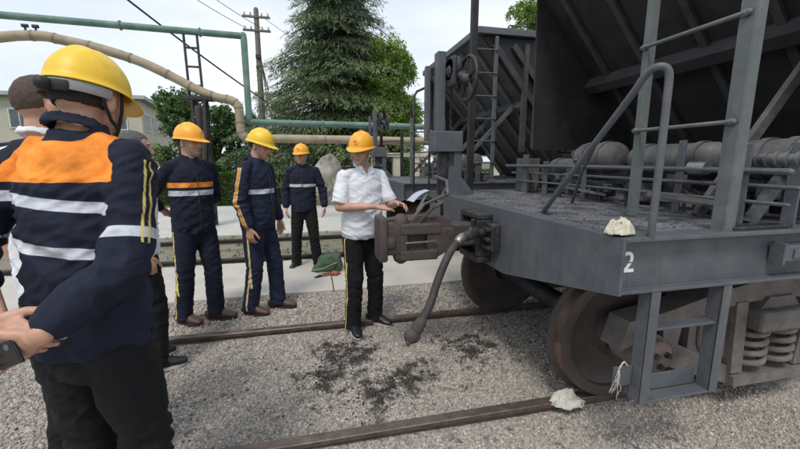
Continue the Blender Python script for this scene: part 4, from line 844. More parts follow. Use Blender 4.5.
# corner ladder on the neighbour's hopper
ld = empty('corner_ladder'); ld.parent = nb
for x in (2.33, 2.72): Sh().bbox(x, x + .05, 5.43, 5.48, 1.3, 3.4, .006).link('rail', wag, ld)
for k in range(6): Sh().tube([(2.35, 5.42, 1.55 + k * .33), (2.75, 5.42, 1.55 + k * .33)], .012, 8).link('rung', wag, ld)
Sh().tube([(3.0, 5.6, 3.52), (3.0, 5.6, 3.6), (3.02, 5.6, 3.62), (3.3, 5.6, 3.62), (3.32, 5.6, 3.6), (3.32, 5.6, 3.52)], .012, 8).link('grab_iron', wag, nb)
# stencilled 2 on the side sill
def text_mesh(txt, size, m, M, parent, name):
    cu = bpy.data.curves.new('t', 'FONT'); cu.body = txt; cu.size = size; cu.extrude = .0008; cu.resolution_u = 6; cu.offset = .0016
    ob = bpy.data.objects.new('t', cu); COL.objects.link(ob); dg = bpy.context.evaluated_depsgraph_get(); me = bpy.data.meshes.new_from_object(ob.evaluated_get(dg)); bpy.data.objects.remove(ob)
    bm = bmesh.new(); bm.from_mesh(me); lo, hi = size * .30, size * .345                        # stencil bridge across the figure
    for q in (lo, hi): bmesh.ops.bisect_plane(bm, geom=bm.verts[:] + bm.edges[:] + bm.faces[:], plane_co=(0, q, 0), plane_no=(0, 1, 0))
    bmesh.ops.delete(bm, geom=[f for f in bm.faces if lo < f.calc_center_median().y < hi], context='FACES'); bm.to_mesh(me); bm.free()
    me.transform(M); return link(name, me, m, parent)
text_mesh('2', .135, whitep, Matrix.Translation((1.335, 1.3538, 1.075)) @ Matrix.Rotation(R(90), 4, 'X'), our, 'stencilled_number')
# grit on the platform
pts = []; sc_ = []
for _ in range(6500):
    x = 1.34 + abs(rng.normal(.55, .45)); y = rng.uniform(1.46, 3.9); q = min(.006, abs(rng.normal(0, .0016)) + .0008)
    if x > 2.9: continue
    pts.append((x, y, 1.2395 + q * .3)); sc_.append(q)
stones('coal_grit', pts, sc_, mat('grit', (.10, .097, .10), .85, 0, .5, 60, rand=.6), 'grey coal grit lying on the wagon platform')

# ================================================================= SMALL THINGS
def crumple(name, pts_, vox, m, loc, label, cat, amp=.02, fr=18, seed=0):
    S = Sh()
    for c, r_ in pts_: S.ell(c, r_)
    me = remesh(S, vox, 1); P = co(me); nn = nrm(me)
    def cr_(v): return 1 - 2.4 * abs(noise.noise(v))
    d = np.array([.6 * cr_(Vector((p[0] * fr, p[1] * fr * 1.6 + seed, p[2] * fr * 2.2))) + .4 * cr_(Vector((p[0] * fr * 2.6 + p[2] * fr, p[1] * fr * 2, p[2] * fr * 3.1 + seed))) - .4 for p in P]); P += nn * (d * amp)[:, None]; P[:, 2] = np.maximum(P[:, 2], 0); setco(me, P)
    me.polygons.foreach_set('use_smooth', [False] * len(me.polygons))
    o = link(name, me, m); o.location = loc; return tag(o, label, cat)
def cloth_heap(name, w, h, hz, loc, rz, m, label, seed, n=46):
    V_ = []
    for j in range(n + 1):
        for i in range(n + 1):
            u, v = i / n * 2 - 1, j / n * 2 - 1; u, v = u * math.sqrt(1 - v * v / 2), v * math.sqrt(1 - u * u / 2); q = Vector((u * 1.6 + seed, v * 1.6, seed))
            r1 = 1 - 2.2 * abs(noise.noise(q)); r2_ = 1 - 2.0 * abs(noise.noise(q * 2.3 + Vector((5, 1, 0)))); rr = max(0, 1 - (u * u + v * v) * .93)
            x = u * w + .16 * w * noise.noise(q * 1.9 + Vector((9, 0, 3))); y = v * h + .16 * h * noise.noise(q * 1.9 + Vector((0, 9, 5)))
            V_.append((x, y, max(.001, hz * (rr ** .75) * (.5 + .5 * r1) + .10 * hz * r2_ * (.3 + rr))))
    S = Sh(); S.add(V_, [(j * (n + 1) + i, j * (n + 1) + i + 1, (j + 1) * (n + 1) + i + 1, (j + 1) * (n + 1) + i) for j in range(n) for i in range(n)], True)
    o = link(name, S.mesh(name), m); o.location = loc; o.rotation_euler = (0, 0, rz); md = o.modifiers.new('s', 'SOLIDIFY'); md.thickness = .003
    return tag(o, label, 'rag')
cloth_heap('rag', .08, .055, .078, (1.335, 1.385, 1.242), .3, rag, 'crumpled dirty white rag on the platform corner beside the ladder foot', 3.1)
cloth_heap('wrapping', .11, .07, .10, (1.53, 1.87, .035), -.2, rag2, 'crumpled off white wrapping lying on the near rail against the wheel', 7.7)
if 0: crumple('rag', [((0, 0, .035), (.05, .035, .035)), ((-.03, 0, .03), (.04, .03, .025)), ((.035, .0, .05), (.03, .03, .035)), ((.03, -.03, .01), (.02, .02, .02)), ((-.05, .01, .012), (.03, .03, .012))], .004, rag, (1.335, 1.375, 1.242), 'crumpled dirty white rag on the platform corner beside the ladder foot', 'rag', .016, 17)
if 0: crumple('wrapping', [((0, 0, .04), (.06, .04, .04)), ((.06, -.03, .03), (.07, .05, .028)), ((-.03, .02, .08), (.03, .03, .05)), ((-.08, -.01, .02), (.05, .035, .016))], .005, rag2, (1.52, 1.86, .03), 'crumpled off white wrapping lying on the near rail against the wheel', 'wrapping', .024, 11, 4)
S = Sh()
for k in range(6):
    P = [Vector((1.375, 1.36 - .01, .60))]; dz = -.009 - .004 * rng.random()
    for i in range(12): P.append(P[-1] + Vector((rng.normal(-.001 + (.001 * k - .003), .004), rng.normal(0, .003), dz)))
    S.tube(P, .0012, 5)
S.tube([(1.375, 1.35, .60), (1.385, 1.345, .63), (1.40, 1.35, .635), (1.42, 1.35, .615)], .0035, 6)
tag(S.link('frayed_rope', rag2), 'frayed pale rope end tied to the step below the wagon', 'rope')
# green bag and tools on the apron
BG = tag(empty('tool_bag', (.13, 5.32, .03), R(-12)), 'green canvas bag lying on the concrete apron behind the man in the white shirt', 'bag')
S = Sh(); S.prism([(-.15, 0), (-.13, .035), (.06, .19), (.16, .17), (.19, .03), (.15, 0)], -.09, .09); S.ell((.05, 0, .1), (.14, .1, .09)); me = remesh(S, .012, 4); P = co(me); P += nrm(me) * np.array([.012 * noise.noise(Vector(p) * 14) for p in P])[:, None]; P[:, 2] = np.maximum(P[:, 2], 0); setco(me, P); link('bag_body', me, canvasg, BG)
Sh().tube([(-.12, -.1, .02), (0, -.12, .05), (.14, -.105, .11)], (.006), 6).link('seam_piping', mat('pale_green_tape', (.25, .33, .2), .8), BG)
Sh().tube([(-.1, -.1, .01), (-.02, -.15, .035), (.08, -.14, .05), (.13, -.09, .08)], .008, 6).link('carry_handle', canvasg, BG)
BG.scale = (1.3, 1.3, 1.25)
T = tag(empty('pliers', (.05, 4.98, .032), R(35)), 'pair of pliers with red brown grips lying on the apron beside the green bag', 'pliers')
S = Sh(); S.tube([(.02, .01, .012), (.09, .035, .012), (.17, .03, .012)], .011, 8); S.link('grip', redm, T); Sh().tube([(.02, -.01, .012), (.09, -.035, .012), (.17, -.03, .012)], .011, 8).link('grip', redm, T)
S = Sh(); S.tube([(.03, 0, .012), (-.02, 0, .012), (-.09, .004, .01)], [.012, .02, .006], 8); S.link('jaw', iron, T)
crumple('glove', [((0, 0, .03), (.05, .035, .03)), ((.05, .02, .02), (.04, .02, .02)), ((.02, -.03, .02), (.03, .02, .02))], .008, redm, (.24, 5.02, .03), 'red brown work glove dropped on the apron under the green bag', 'glove', .01, 20)

# ================================================================= PEOPLE
def unit(v): v = Vector(v); return v.normalized()
HW = {}
def hand(S, wr, d, n, l, curl=.35, spread=.0, s=1., thumb=(.62, .62, .35), fr=1.):
    """wr wrist, d towards the knuckles, n palm normal, l thumb side"""
    wr = Vector(wr); d = unit(d); n = Vector(n); n = (n - d * n.dot(d)).normalized(); l0 = d.cross(n)
    l = l0 if Vector(l).dot(l0) > 0 else -l0
    S.tube([wr - d * .03 * s, wr, wr + d * .03 * s, wr + d * .065 * s, wr + d * .09 * s], [(.026 * s, .02 * s), (.025 * s, .018 * s), (.034 * s, .016 * s), (.041 * s, .0145 * s), (.040 * s, .012 * s)], 14, ref=n)
    for i, (fl, off, r_) in enumerate(((.072, .0305, .0088), (.080, .0105, .0092), (.074, -.0100, .0088), (.058, -.0295, .0078))):
        base = wr + d * (.086 - .004 * abs(i - 1)) * s + l * off * s; dd = unit(d + l * spread * (1.5 - i) * .35); pp = [base - dd * .02 * s]; cur = base; ang = 0
        pp.append(cur)
        cl = curl[i] if isinstance(curl, (list, tuple)) else curl
        for j, fz in enumerate((.46, .30, .24)):
            ang += cl * (1, 1.25, .9)[j]; v = dd * math.cos(ang) + n * math.sin(ang); cur = cur + v * fl * fz * s; pp.append(cur)
        S.tube(pp, [r_ * s * fr, r_ * s * 1.03 * fr, r_ * s * fr, r_ * s * .93 * fr, r_ * s * .82 * fr], 10)
    b = wr + d * .022 * s + l * .022 * s; v1 = unit(d * thumb[0] + l * thumb[1] + n * thumb[2]); v2 = unit(v1 + d * .5 - l * .15)
    S.tube([b, b + v1 * .042 * s, b + v1 * .042 * s + v2 * .032 * s, b + v1 * .042 * s + v2 * .056 * s], [.017 * s, .0125 * s, .0105 * s, .0085 * s], 10)

def person(label, loc, rz, s=1.04, head=(0, 0, 0), lean=(0, 0), arms=None, feet=((-.11, 0), (.11, 0)), toe=(8, -8), top='jacket', topmat=None, trmat=None, shoemat=None, sole=None, helmet=None, hair=None,
           strips=(), hi=False, sleeve='long', tr_stripe=False, arm_stripe=False, belly=0., jog=1., epaul=False, vox_b=.0048, fat=1., strapc=None, fg=False, shw=.172, nk=0., hs=1.):
    root = tag(empty('person', (*loc, 0), R(rz)), label, 'person')
    lx, ly = lean
    def ln(p):                                   # upper body lean
        p = Vector(p); k = max(0, p.z - .95) / .5; return Vector((p.x + lx * k, p.y + ly * k, p.z))
    neck = ln((0, 0, 1.47))
    Mh = Matrix.Translation(neck - Vector((0, 0, nk))) @ Matrix.Rotation(R(head[0]), 4, 'Z') @ Matrix.Rotation(R(head[1]), 4, 'X') @ Matrix.Rotation(R(head[2]), 4, 'Y') @ Matrix.Translation((0, .012, -1.47))
    H3 = Mh.to_3x3(); h = lambda p: Mh @ Vector(p)
    # ---------------- body
    B = Sh()
    B.ell(h((0, -.005, 1.632)), (.077, .097, .092), H3, 24, 16); B.ell(h((0, .03, 1.58)), (.064, .066, .085), H3, 20, 14); B.ell(h((0, .062, 1.532)), (.036, .034, .034), H3)
    B.ell(h((-.035, .058, 1.585)), (.03, .028, .03), H3); B.ell(h((.035, .058, 1.585)), (.03, .028, .03), H3)        # cheeks
    B.tube([h((0, .086, 1.622)), h((0, .099, 1.600)), h((0, .110, 1.582))], [(.009, .01), (.0115, .012), (.015, .012)], 12)
    B.ell(h((-.013, .097, 1.577)), (.009, .011, .008), H3); B.ell(h((.013, .097, 1.577)), (.009, .011, .008), H3)
    B.ell(h((0, .088, 1.551)), (.024, .011, .0065), H3); B.ell(h((0, .086, 1.540)), (.021, .011, .0075), H3)
    B.ell(h((0, .080, 1.640)), (.05, .016, .010), H3)                                                                # brow
    for sg in (-1, 1):
        Me = H3 @ Matrix.Rotation(R(-sg * 18), 3, 'Z'); B.ell(h((sg * .079, -.008, 1.600)), (.008, .018, .032), Me, 12, 8); B.ell(h((sg * .075, .0, 1.59)), (.01, .012, .02), H3)
    B.tube([neck + Vector((0, -.005, -.08)), neck + Vector((0, .0, .0)), h((0, -.012, 1.55)), h((0, -.012, 1.60))], [(.075 * fat, .07), (.058 * fat, .058), (.054, .056), (.055, .055)], 18)
    st = [(.86, .14, .10), (.95, .145, .10), (1.05, .135, .095 + belly * .5), (1.2, .15, .105), (1.32, .16, .105), (1.40, .13, .08), (1.44, .07, .06)]
    B.tube([ln((0, 0, z)) for z, a, b in st], [(a * .82 * fat, b * .82 * fat) for z, a, b in st], 24)
    for sd in (-1, 1):
        fx, fy = feet[0 if sd < 0 else 1]; B.tube([(sd * .07, 0, .86), ((sd * .09 + fx) / 2, fy / 2 + .03, .48), (fx, fy, .10)], [.055, .045, .035], 12)
    A = {}
    for sd, key in ((-1, 'L'), (1, 'R')):
        a = arms[key]; sh = ln((sd * shw, -.005, 1.395)) + Vector(a.get('sh', (0, 0, 0))); el = Vector(a['el']); wr = Vector(a['wr'])
        A[key] = (sh, el, wr); m_ = sh.lerp(el, .5)
        B.tube([ln((sd * .08, 0, 1.38)), sh, m_, el], [.05, .05, .045, .039], 14); B.tube([el, el.lerp(wr, .3), wr], [(.038, .038), (.040, .038), (.026, .021)], 14, ref=a['n'])
        hand(B, wr, a['d'], a['n'], a['l'], a.get('curl', .35), a.get('spread', .1), 1.0, a.get('thumb', (.62, .62, .35)))
    B.v = [tuple(Vector(v) * s) for v in B.v]
    me = remesh(B, vox_b * s, 3); P = co(me) / s; nn = nrm(me)
    Mi = np.array(Mh.inverted()); Q = P @ Mi[:3, :3].T + Mi[:3, 3]
    hm = Q[:, 2] > 1.49
    g = lambda cx, cy, cz, r_: np.exp(-(((Q[:, 0] - cx) ** 2 + (Q[:, 1] - cy) ** 2 + (Q[:, 2] - cz) ** 2) / r_ ** 2))
    dsp = np.zeros(len(P))
    for sg in (-1, 1): dsp += -.009 * g(sg * .031, .086, 1.620, .016) + .003 * g(sg * .031, .088, 1.619, .009)
    dsp += -.003 * g(0, .09, 1.563, .010) - .0035 * np.exp(-((Q[:, 2] - 1.5455) / .0022) ** 2) * (np.abs(Q[:, 0]) < .022) * (Q[:, 1] > .07)
    P += nn * (dsp * hm)[:, None]; setco(me, P * s)
    el_ = lambda cx, cz, a, b: np.where(hm & (Q[:, 1] > .045), (1 - np.sqrt(((Q[:, 0] - cx) / a) ** 2 + ((Q[:, 2] - cz) / b) ** 2)) * b, -.01)
    attr(me, 'lip', el_(0, 1.546, .024, .0085)); attr(me, 'brow', np.maximum(el_(-.033, 1.6395, .019, .0042), el_(.033, 1.6395, .019, .0042)))
    attr(me, 'eyew', np.maximum(el_(-.031, 1.6195, .0125, .0045), el_(.031, 1.6195, .0125, .0045))); attr(me, 'iris', np.maximum(np.maximum(el_(-.031, 1.6195, .0055, .0045), el_(.031, 1.6195, .0055, .0045)), np.maximum(el_(-.031, 1.6245, .0135, .0016), el_(.031, 1.6245, .0135, .0016))))
    link('body', me, skin, root)
    # ---------------- upper garment
    J = Sh(); hemz = .83 if top == 'jacket' else .86
    st = [(hemz, .172, .125 + belly * .6), (hemz + .05, .176, .130 + belly * .9), (1.0, .176, .130 + belly), (1.10, .172, .128 + belly * .8), (1.22, .182, .130 + belly * .3), (1.32, .186, .126), (1.385, .160, .108), (1.425, .118, .090), (1.455, .090, .075), (1.475, .072, .068)]
    st = [(z, a * fat, b * fat) for z, a, b in st]
    J.tube([ln((0, 0, z)) for z, a, b in st], [(a, b) for z, a, b in st], 28, flat=True)
    if top == 'jacket': J.tube([ln((0, 0, hemz + .004)), ln((0, 0, hemz + .045))], [(.172 * fat, .127 + belly * .7)] * 2, 28, flat=True)
    cz = 1.475
    J.tube([ln((math.sin(a) * .068, math.cos(a) * .068 - .006, cz + .012 - .02 * math.cos(a) + (.012 if math.cos(a) < 0 else 0))) for a in [R(22) + (2 * math.pi - R(44)) * i / 20 for i in range(21)]], [(.0065, .023) if top == 'jacket' else (.006, .017)] * 21, 10, ref=(0, 0, 1))
    ends = {}
    for key, sd in (('L', -1), ('R', 1)):
        sh, el, wr = A[key]; m_ = sh.lerp(el, .5)
        J.tube([ln((sd * .05, -.01, 1.435)), ln((sd * (shw - .06), -.005, 1.412)), sh + Vector((0, 0, -.004))], [(.045, .045), (.056, .054), (.060, .062)], 16)
        if sleeve == 'long':
            e1 = el.lerp(wr, arms[key].get('cuff', .86)); J.tube([sh, m_, el], [(.060, .064), (.063, .063), .060], 16); J.tube([el, el.lerp(e1, .5), e1], [.063, .058, .050], 16); J.tube([e1.lerp(el, .12), e1], [.052, .050], 16, flat=True)
        else:
            e1 = sh.lerp(el, .88); J.tube([sh, m_, e1], [.060, .068, .074], 16, flat=True)
        ends[key] = e1
    J.v = [tuple(Vector(v) * s) for v in J.v]
    vj = .0072 if fg else .0080
    me = remesh(J, vj, 3); P = co(me) / s; nn = nrm(me)
    armd = np.full(len(P), 9.); lat = np.full(len(P), 9.); outc = np.zeros(len(P)); along = np.zeros(len(P))
    elb = np.full(len(P), 9.); armc = np.full(len(P), 9.)
    for key, sd in (('L', -1), ('R', 1)):
        sh, el, wr = A[key]; off = 0.
        elb = np.minimum(elb, np.linalg.norm(P - np.array(el), axis=1))
        for a_, b_, r_ in ((sh, el, .068), (el, wr, .056)):
            d_, t_, v_ = segd(P, a_, b_); t = (b_ - a_).normalized(); o_ = Vector((sd, -.12, .12)) if fg else Vector((sd, .05, .1)); o_ = (o_ - t * o_.dot(t))
            if o_.length < .35: o_ = Vector((0, -.3, 1)) - t * Vector((0, -.3, 1)).dot(t)
            o_.normalize(); p_ = t.cross(o_)
            armc = np.minimum(armc, d_ - r_); m = (d_ - r_) < armd; m &= ~((t_ <= .02) & (a_ is sh))
            armd = np.where(m, d_ - r_, armd); lat = np.where(m, v_ @ np.array(p_), lat); outc = np.where(m, v_ @ np.array(o_), outc); along = np.where(m, off + t_ * (b_ - a_).length, along)
            off += (b_ - a_).length
    zs = [x[0] for x in st]; cx = lx * np.clip(P[:, 2] - .95, 0, 9) / .5; cy = ly * np.clip(P[:, 2] - .95, 0, 9) / .5
    rx = np.interp(P[:, 2], zs, [x[1] for x in st]); ry = np.interp(P[:, 2], zs, [x[2] for x in st])
    tors = (np.sqrt(((P[:, 0] - cx) / rx) ** 2 + ((P[:, 1] - cy) / ry) ** 2) - 1) * rx
    isarm = (armd - tors + .004) < 0; qs = armc - tors + (.052 if fg else .004)
    # cloth folds
    def fold(p, k=0): 
        v = Vector(p); c_ = noise.noise(Vector((v.x * 3 + k, v.y * 3, v.z * 3))) ; v = Vector((v.x + .05 * c_, v.y, v.z + .10 * c_)); a = noise.noise(Vector((v.x * 5, v.y * 5, v.z * 13 + v.x * 6 + k))); b = noise.noise(Vector((v.x * 11 + k, v.y * 11, v.z * 24 - v.x * 9)))
        return (1 - abs(a) * 3.4) * .6 + (1 - abs(b) * 3.0) * .4 - .25
    fo = np.array([fold(p, sum(loc) * 7) for p in P]); amp = (.0068 if top == 'jacket' else .0058) * jog * (1 + 1.6 * np.exp(-(elb / .10) ** 2) + .8 * np.clip((1.12 - P[:, 2]) / .3, 0, 1) * (~isarm))
    P2 = P + nn * (fo * amp)[:, None]
    if top != 'jacket':                         # open collar: cloth dips under the skin in a V
        V_ = (P[:, 1] - cy > 0) & (~isarm) & (np.abs(P[:, 0] - cx) < (P[:, 2] - 1.385) * .45) & (P[:, 2] > 1.385)
        P2 = P2 - nn * (V_ * .03)[:, None]
    setco(me, P2 * s)
    NA = np.full(len(P), -.02)
    def band(z0, z1, arm=True, tilt=0.):
        zz = P[:, 2] + tilt * P[:, 0]; v = (z1 - z0) / 2 - np.abs(zz - (z0 + z1) / 2); return v if arm else np.where(isarm, NA, v)
    at = {'orange': NA.copy(), 'silver': NA.copy(), 'yellow': NA.copy()}
    for kind, z0, z1 in strips: at[kind] = np.maximum(at[kind], np.minimum(qs, (z1 - z0) / 2 - np.abs(P[:, 2] + (.10 * P[:, 0] if fg else 0) - (z0 + z1) / 2)))
    if fg:
        ys = np.minimum(qs, P[:, 2] - 1.335); cr_ = np.sqrt((P[:, 0] - cx) ** 2 + (P[:, 1] - cy) ** 2)
        ys = np.minimum(ys, np.maximum(np.minimum(cr_ - .083, 1.49 - P[:, 2]), 1.450 - P[:, 2])); at['orange'] = np.maximum(at['orange'], ys)
        at['silver'] = np.maximum(at['silver'], np.minimum(-qs, .016 - np.abs(along - .215)))
    if arm_stripe:
        two = np.maximum(.005 - np.abs(np.abs(lat) - .0095), -.02) if fg else .0085 - np.abs(lat); w_ = np.where(outc > 0, two, NA); w_ = np.where(isarm | (P[:, 2] > 1.38) & (np.abs(P[:, 0] - cx) > .09), w_, NA)
        if arm_stripe == 'wide':
            mid = np.where((outc > 0) & isarm, .008 - np.abs(lat), NA); at['orange'] = np.maximum(at['orange'], mid); w_ = np.where((outc > 0) & isarm, np.minimum(.019 - np.abs(lat), np.abs(lat) - .008), NA)
        at['yellow'] = np.maximum(at['yellow'], np.where((armd < 8) & ((along < .25) | (not fg)), w_, NA))
    sm_ = .0022 - np.abs(qs)                                            # sewn seams: armhole, yoke, strip edges, waistband
    for kind, z0, z1 in strips: sm_ = np.maximum(sm_, np.minimum(qs, .0013 - np.minimum(np.abs(P[:, 2] + (.10 * P[:, 0] if fg else 0) - z0), np.abs(P[:, 2] + (.10 * P[:, 0] if fg else 0) - z1))))
    sm_ = np.maximum(sm_, np.minimum(qs, .002 - np.abs(P[:, 2] - hemz - .052)))
    if fg: sm_ = np.maximum(sm_, np.minimum(qs, .002 - np.abs(P[:, 2] - 1.335)))
    at['seam'] = sm_
    for k_, v_ in at.items(): attr(me, k_, v_)
    garment = link('jacket' if top == 'jacket' else 'shirt', me, topmat, root)
    if top != 'jacket':
        for sg in (-1, 1):                        # collar wings, placket, pocket
            C = Sh(); pc = [(sg * .012, .098, 1.395), (sg * .062, .088, 1.425), (sg * .068, .05, 1.475), (sg * .045, .065, 1.475)]; pc = [ln(p) for p in pc]
            C.add([p * s for p in pc] + [(p + Vector((0, .008, .004))) * s for p in pc], [(0, 1, 2, 3), (7, 6, 5, 4), (0, 4, 5, 1), (1, 5, 6, 2), (2, 6, 7, 3), (3, 7, 4, 0)]); C.link('collar', topmat, garment)
        if epaul:
            for sg in (-1, 1):
                C = Sh(); a_ = ln((sg * .085, -.0, 1.470)); b_ = ln((sg * .190, -.0, 1.462)); C.bar(a_ * s, b_ * s, .055 * s, .012 * s, (0, 0, 1)); C.link('epaulette', boardm, garment)
                C = Sh(); 
                for k in (.35, .6): m2 = a_.lerp(b_, k) + Vector((0, 0, .008)); C.bar((m2 + Vector((-.006, 0, 0))) * s, (m2 + Vector((.006, 0, 0))) * s, .018 * s, .005 * s)
                C.link('rank_pip', mat('gold_pip', (.5, .36, .1), .4, .3), garment)
        C = Sh(); 
        for k in range(5): C.ell(ln((.006, .128 + belly * (1 if k > 1 else .3) + .004, 1.34 - k * .09)) * s, (.006, .004, .006), None, 8, 6)
        C.link('button', framem, garment)
    else:
        C = Sh(); C.tube([ln((0, np.interp(z, zs, [x[2] for x in st]) + .005, z)) * s for z in (1.42, 1.3, 1.15, 1.0, .87)], .0035, 6); C.link('zip', iron, garment)
    # ---------------- trousers
    T = Sh(); T.tube([(0, 0, 1.0), (0, 0, .94), (0, -.005, .86), (0, -.005, .80)], [(.135 * fat, .095), (.142 * fat, .100 + belly * .3), (.156 * fat, .108), (.155 * fat, .105)], 24)
    legs = {}
    for sd in (-1, 1):
        fx, fy = feet[0 if sd < 0 else 1]; hip = Vector((sd * .085, 0, .85)); kn = Vector(((sd * .088 + fx) / 2 + sd * .004, fy / 2 + .035, .47)); an = Vector((fx, fy - .005, .085)); legs[sd] = (hip, kn, an)
        T.tube([hip, hip.lerp(kn, .5), kn, kn.lerp(an, .55), an, an - Vector((0, 0, .035))], [(.094, .105), (.088, .094), (.074, .078), (.073, .076), (.070, .078), (.072, .084)], 18, flat=True)
    T.v = [tuple(Vector(v) * s) for v in T.v]
    me = remesh(T, vj, 3); P = co(me) / s; nn = nrm(me); ye = np.full(len(P), -.02)
    for sd in (-1, 1):
        hip, kn, an = legs[sd]
        for a_, b_ in ((hip + Vector((0, 0, .12)), kn), (kn, an)):
            d_, t_, v_ = segd(P, a_, b_); w_ = np.where((v_[:, 0] * sd > .01) & (d_ < .2), (.0065 if tr_stripe != 'wide' else .010) - (np.abs(v_[:, 1]) if tr_stripe != 'wide' else np.abs(v_[:, 1])), -.02); ye = np.maximum(ye, w_)
    if tr_stripe: attr(me, 'yellow', ye)
    fo = np.array([fold(p, 3 + sum(loc)) for p in P]); knd = np.minimum(*(np.linalg.norm(P - np.array(legs[q][1]), axis=1) for q in (-1, 1))); amp = .0048 * jog * (1 + 1.2 * np.exp(-(knd / .12) ** 2) + 1.5 * np.clip((.3 - P[:, 2]) / .25, 0, 1))
    setco(me, (P + nn * (fo * amp)[:, None]) * s); link('trousers', me, trmat, root)
    # ---------------- shoes
    for sd in (-1, 1):
        fx, fy = feet[0 if sd < 0 else 1]; tz = R(toe[0 if sd < 0 else 1]); Mt = Matrix.Translation((fx, fy, 0)) @ Matrix.Rotation(tz, 4, 'Z')
        U = Sh(); U.tube([Mt @ Vector(p) for p in ((0, -.075, .05), (0, -.03, .06), (0, .05, .055), (0, .12, .042), (0, .165, .034))], [(.036, .042), (.042, .055), (.044, .044), (.047, .030), (.036, .022)], 14, ref=(0, 0, 1)); U.tube([Mt @ Vector((0, -.03, .06)), Mt @ Vector((0, -.025, .12))], .043, 14)
        U.v = [tuple(Vector(v) * s) for v in U.v]; me = remesh(U, .007, 2); sh_ = link('shoe', me, shoemat, root)
        O = Sh(); out_ = [(math.sin(a) * (.046 + .006 * math.cos(a)), .045 + math.cos(a) * .135) for a in [2 * math.pi * i / 20 for i in range(20)]]
        v0 = [Mt @ Vector((x, y, z)) * s for z in (.002, .024) for x, y in out_]; O.add(v0, [tuple(range(19, -1, -1)), tuple(range(20, 40))] + [(i, (i + 1) % 20, (i + 1) % 20 + 20, i + 20) for i in range(20)]); O.link('sole', sole or solem, sh_)
    # ---------------- hair
    if hair:
        Hs = Sh(); Hs.ell(h((0, -.006, 1.633)), (.0785, .0985, .0935), H3, 32, 22); me = remesh(Sh().add([tuple(Vector(v) * s) for v in Hs.v], Hs.f, True), .006, 1); P = co(me) / s; Q2 = P @ Mi[:3, :3].T + Mi[:3, 3]; nn = nrm(me)
        front = (Q2[:, 1] > .045) & (Q2[:, 2] < 1.672); low = Q2[:, 2] < np.where(Q2[:, 1] > .0, 1.635, 1.575 + (0.03 * (Q2[:, 1] + .1) / .1)); ear = (np.abs(Q2[:, 0]) > .06) & (Q2[:, 2] < 1.63) & (Q2[:, 1] > -.03)
        P = P - nn * ((front | low | ear) * .012)[:, None] + nn * (np.array([.0022 * noise.noise(Vector(p) * 60) for p in P]))[:, None]; setco(me, P * s); link('hair', me, hair, root)
    elif helmet:
        Hs = Sh(); Hs.ell(h((0, -.014, 1.628)), (.0795, .098, .085), H3, 28, 20); me = remesh(Sh().add([tuple(Vector(v) * s) for v in Hs.v], Hs.f, True), .006, 1); P = co(me) / s; Q2 = P @ Mi[:3, :3].T + Mi[:3, 3]; nn = nrm(me)
        cut = (Q2[:, 1] > -.005) & (Q2[:, 2] < 1.7) | (Q2[:, 2] < 1.575); P = P - nn * (cut * .02)[:, None]; setco(me, P * s); link('hair', me, hairm, root)
    # ---------------- helmet
    if helmet:
        nphi, nt_ = 72, 22; vv = []; zc = 1.648
        for j in range(nt_ + 1):
            t = j / nt_
            for i in range(nphi):
                a = 2 * math.pi * i / nphi; cx_, sy_ = math.sin(a), math.cos(a)
                if t < .86:
                    q = t / .86 * math.pi / 2; rr = math.sin(q) ** .92; zz = .118 * math.cos(q)
                    x = .103 * rr * cx_; y = (.126 if sy_ > 0 else .122) * rr * sy_
                    ridge = .0075 * math.exp(-(x / .016) ** 2) * max(0, 1 - (y / .125) ** 4) + .0035 * math.exp(-((abs(x) - .045) / .010) ** 2) * max(0, 1 - (y / .11) ** 4)
                    zz += ridge * math.cos(q) ** .4; x *= 1 + ridge * .6
                else:
                    k = (t - .86) / .14; fr_ = max(0, sy_) ** 3; bk = max(0, -sy_)
                    ex = .010 + .050 * fr_ + .004 * bk; x = cx_ * (.103 + ex * k * (1 if fr_ < .2 else .75)); y = sy_ * ((.126 if sy_ > 0 else .122) + ex * k); zz = -.004 - k * (.008 + .012 * fr_ + .006 * bk) + .0
                vv.append(h((x * hs, y * hs - .004, zc + zz * (.5 + .5 * hs))) * s)
        ff = [(j * nphi + i, j * nphi + (i + 1) % nphi, (j + 1) * nphi + (i + 1) % nphi, (j + 1) * nphi + i) for j in range(1, nt_) for i in range(nphi)] + [tuple(nphi + (nphi - 1 - i) for i in range(nphi))]
        me = bpy.data.meshes.new('helmet'); me.from_pydata(vv, [], ff); me.polygons.foreach_set('use_smooth', [True] * len(ff))
        bm = bmesh.new(); bm.from_mesh(me); loose = [v for v in bm.verts if not v.link_faces]; bmesh.ops.delete(bm, geom=loose, context='VERTS'); bmesh.ops.recalc_face_normals(bm, faces=bm.faces)
        bm.to_mesh(me); bm.free(); he = link('helmet', me, helmet, root); md = he.modifiers.new('s', 'SOLIDIFY'); md.thickness = .0035; md.offset = -1
        C = Sh()
        for sg in (-1, 1): C.tube([h((sg * .088, .02, 1.64)) * s, h((sg * .083, .03, 1.59)) * s, h((sg * .062, .045, 1.53)) * s, h((sg * .02, .07, 1.500)) * s, h((0, .075, 1.496)) * s], [(.0035, .007) if fg else .0045] * 5, 6)
        C.link('chin_strap', strapc or strapm, he)
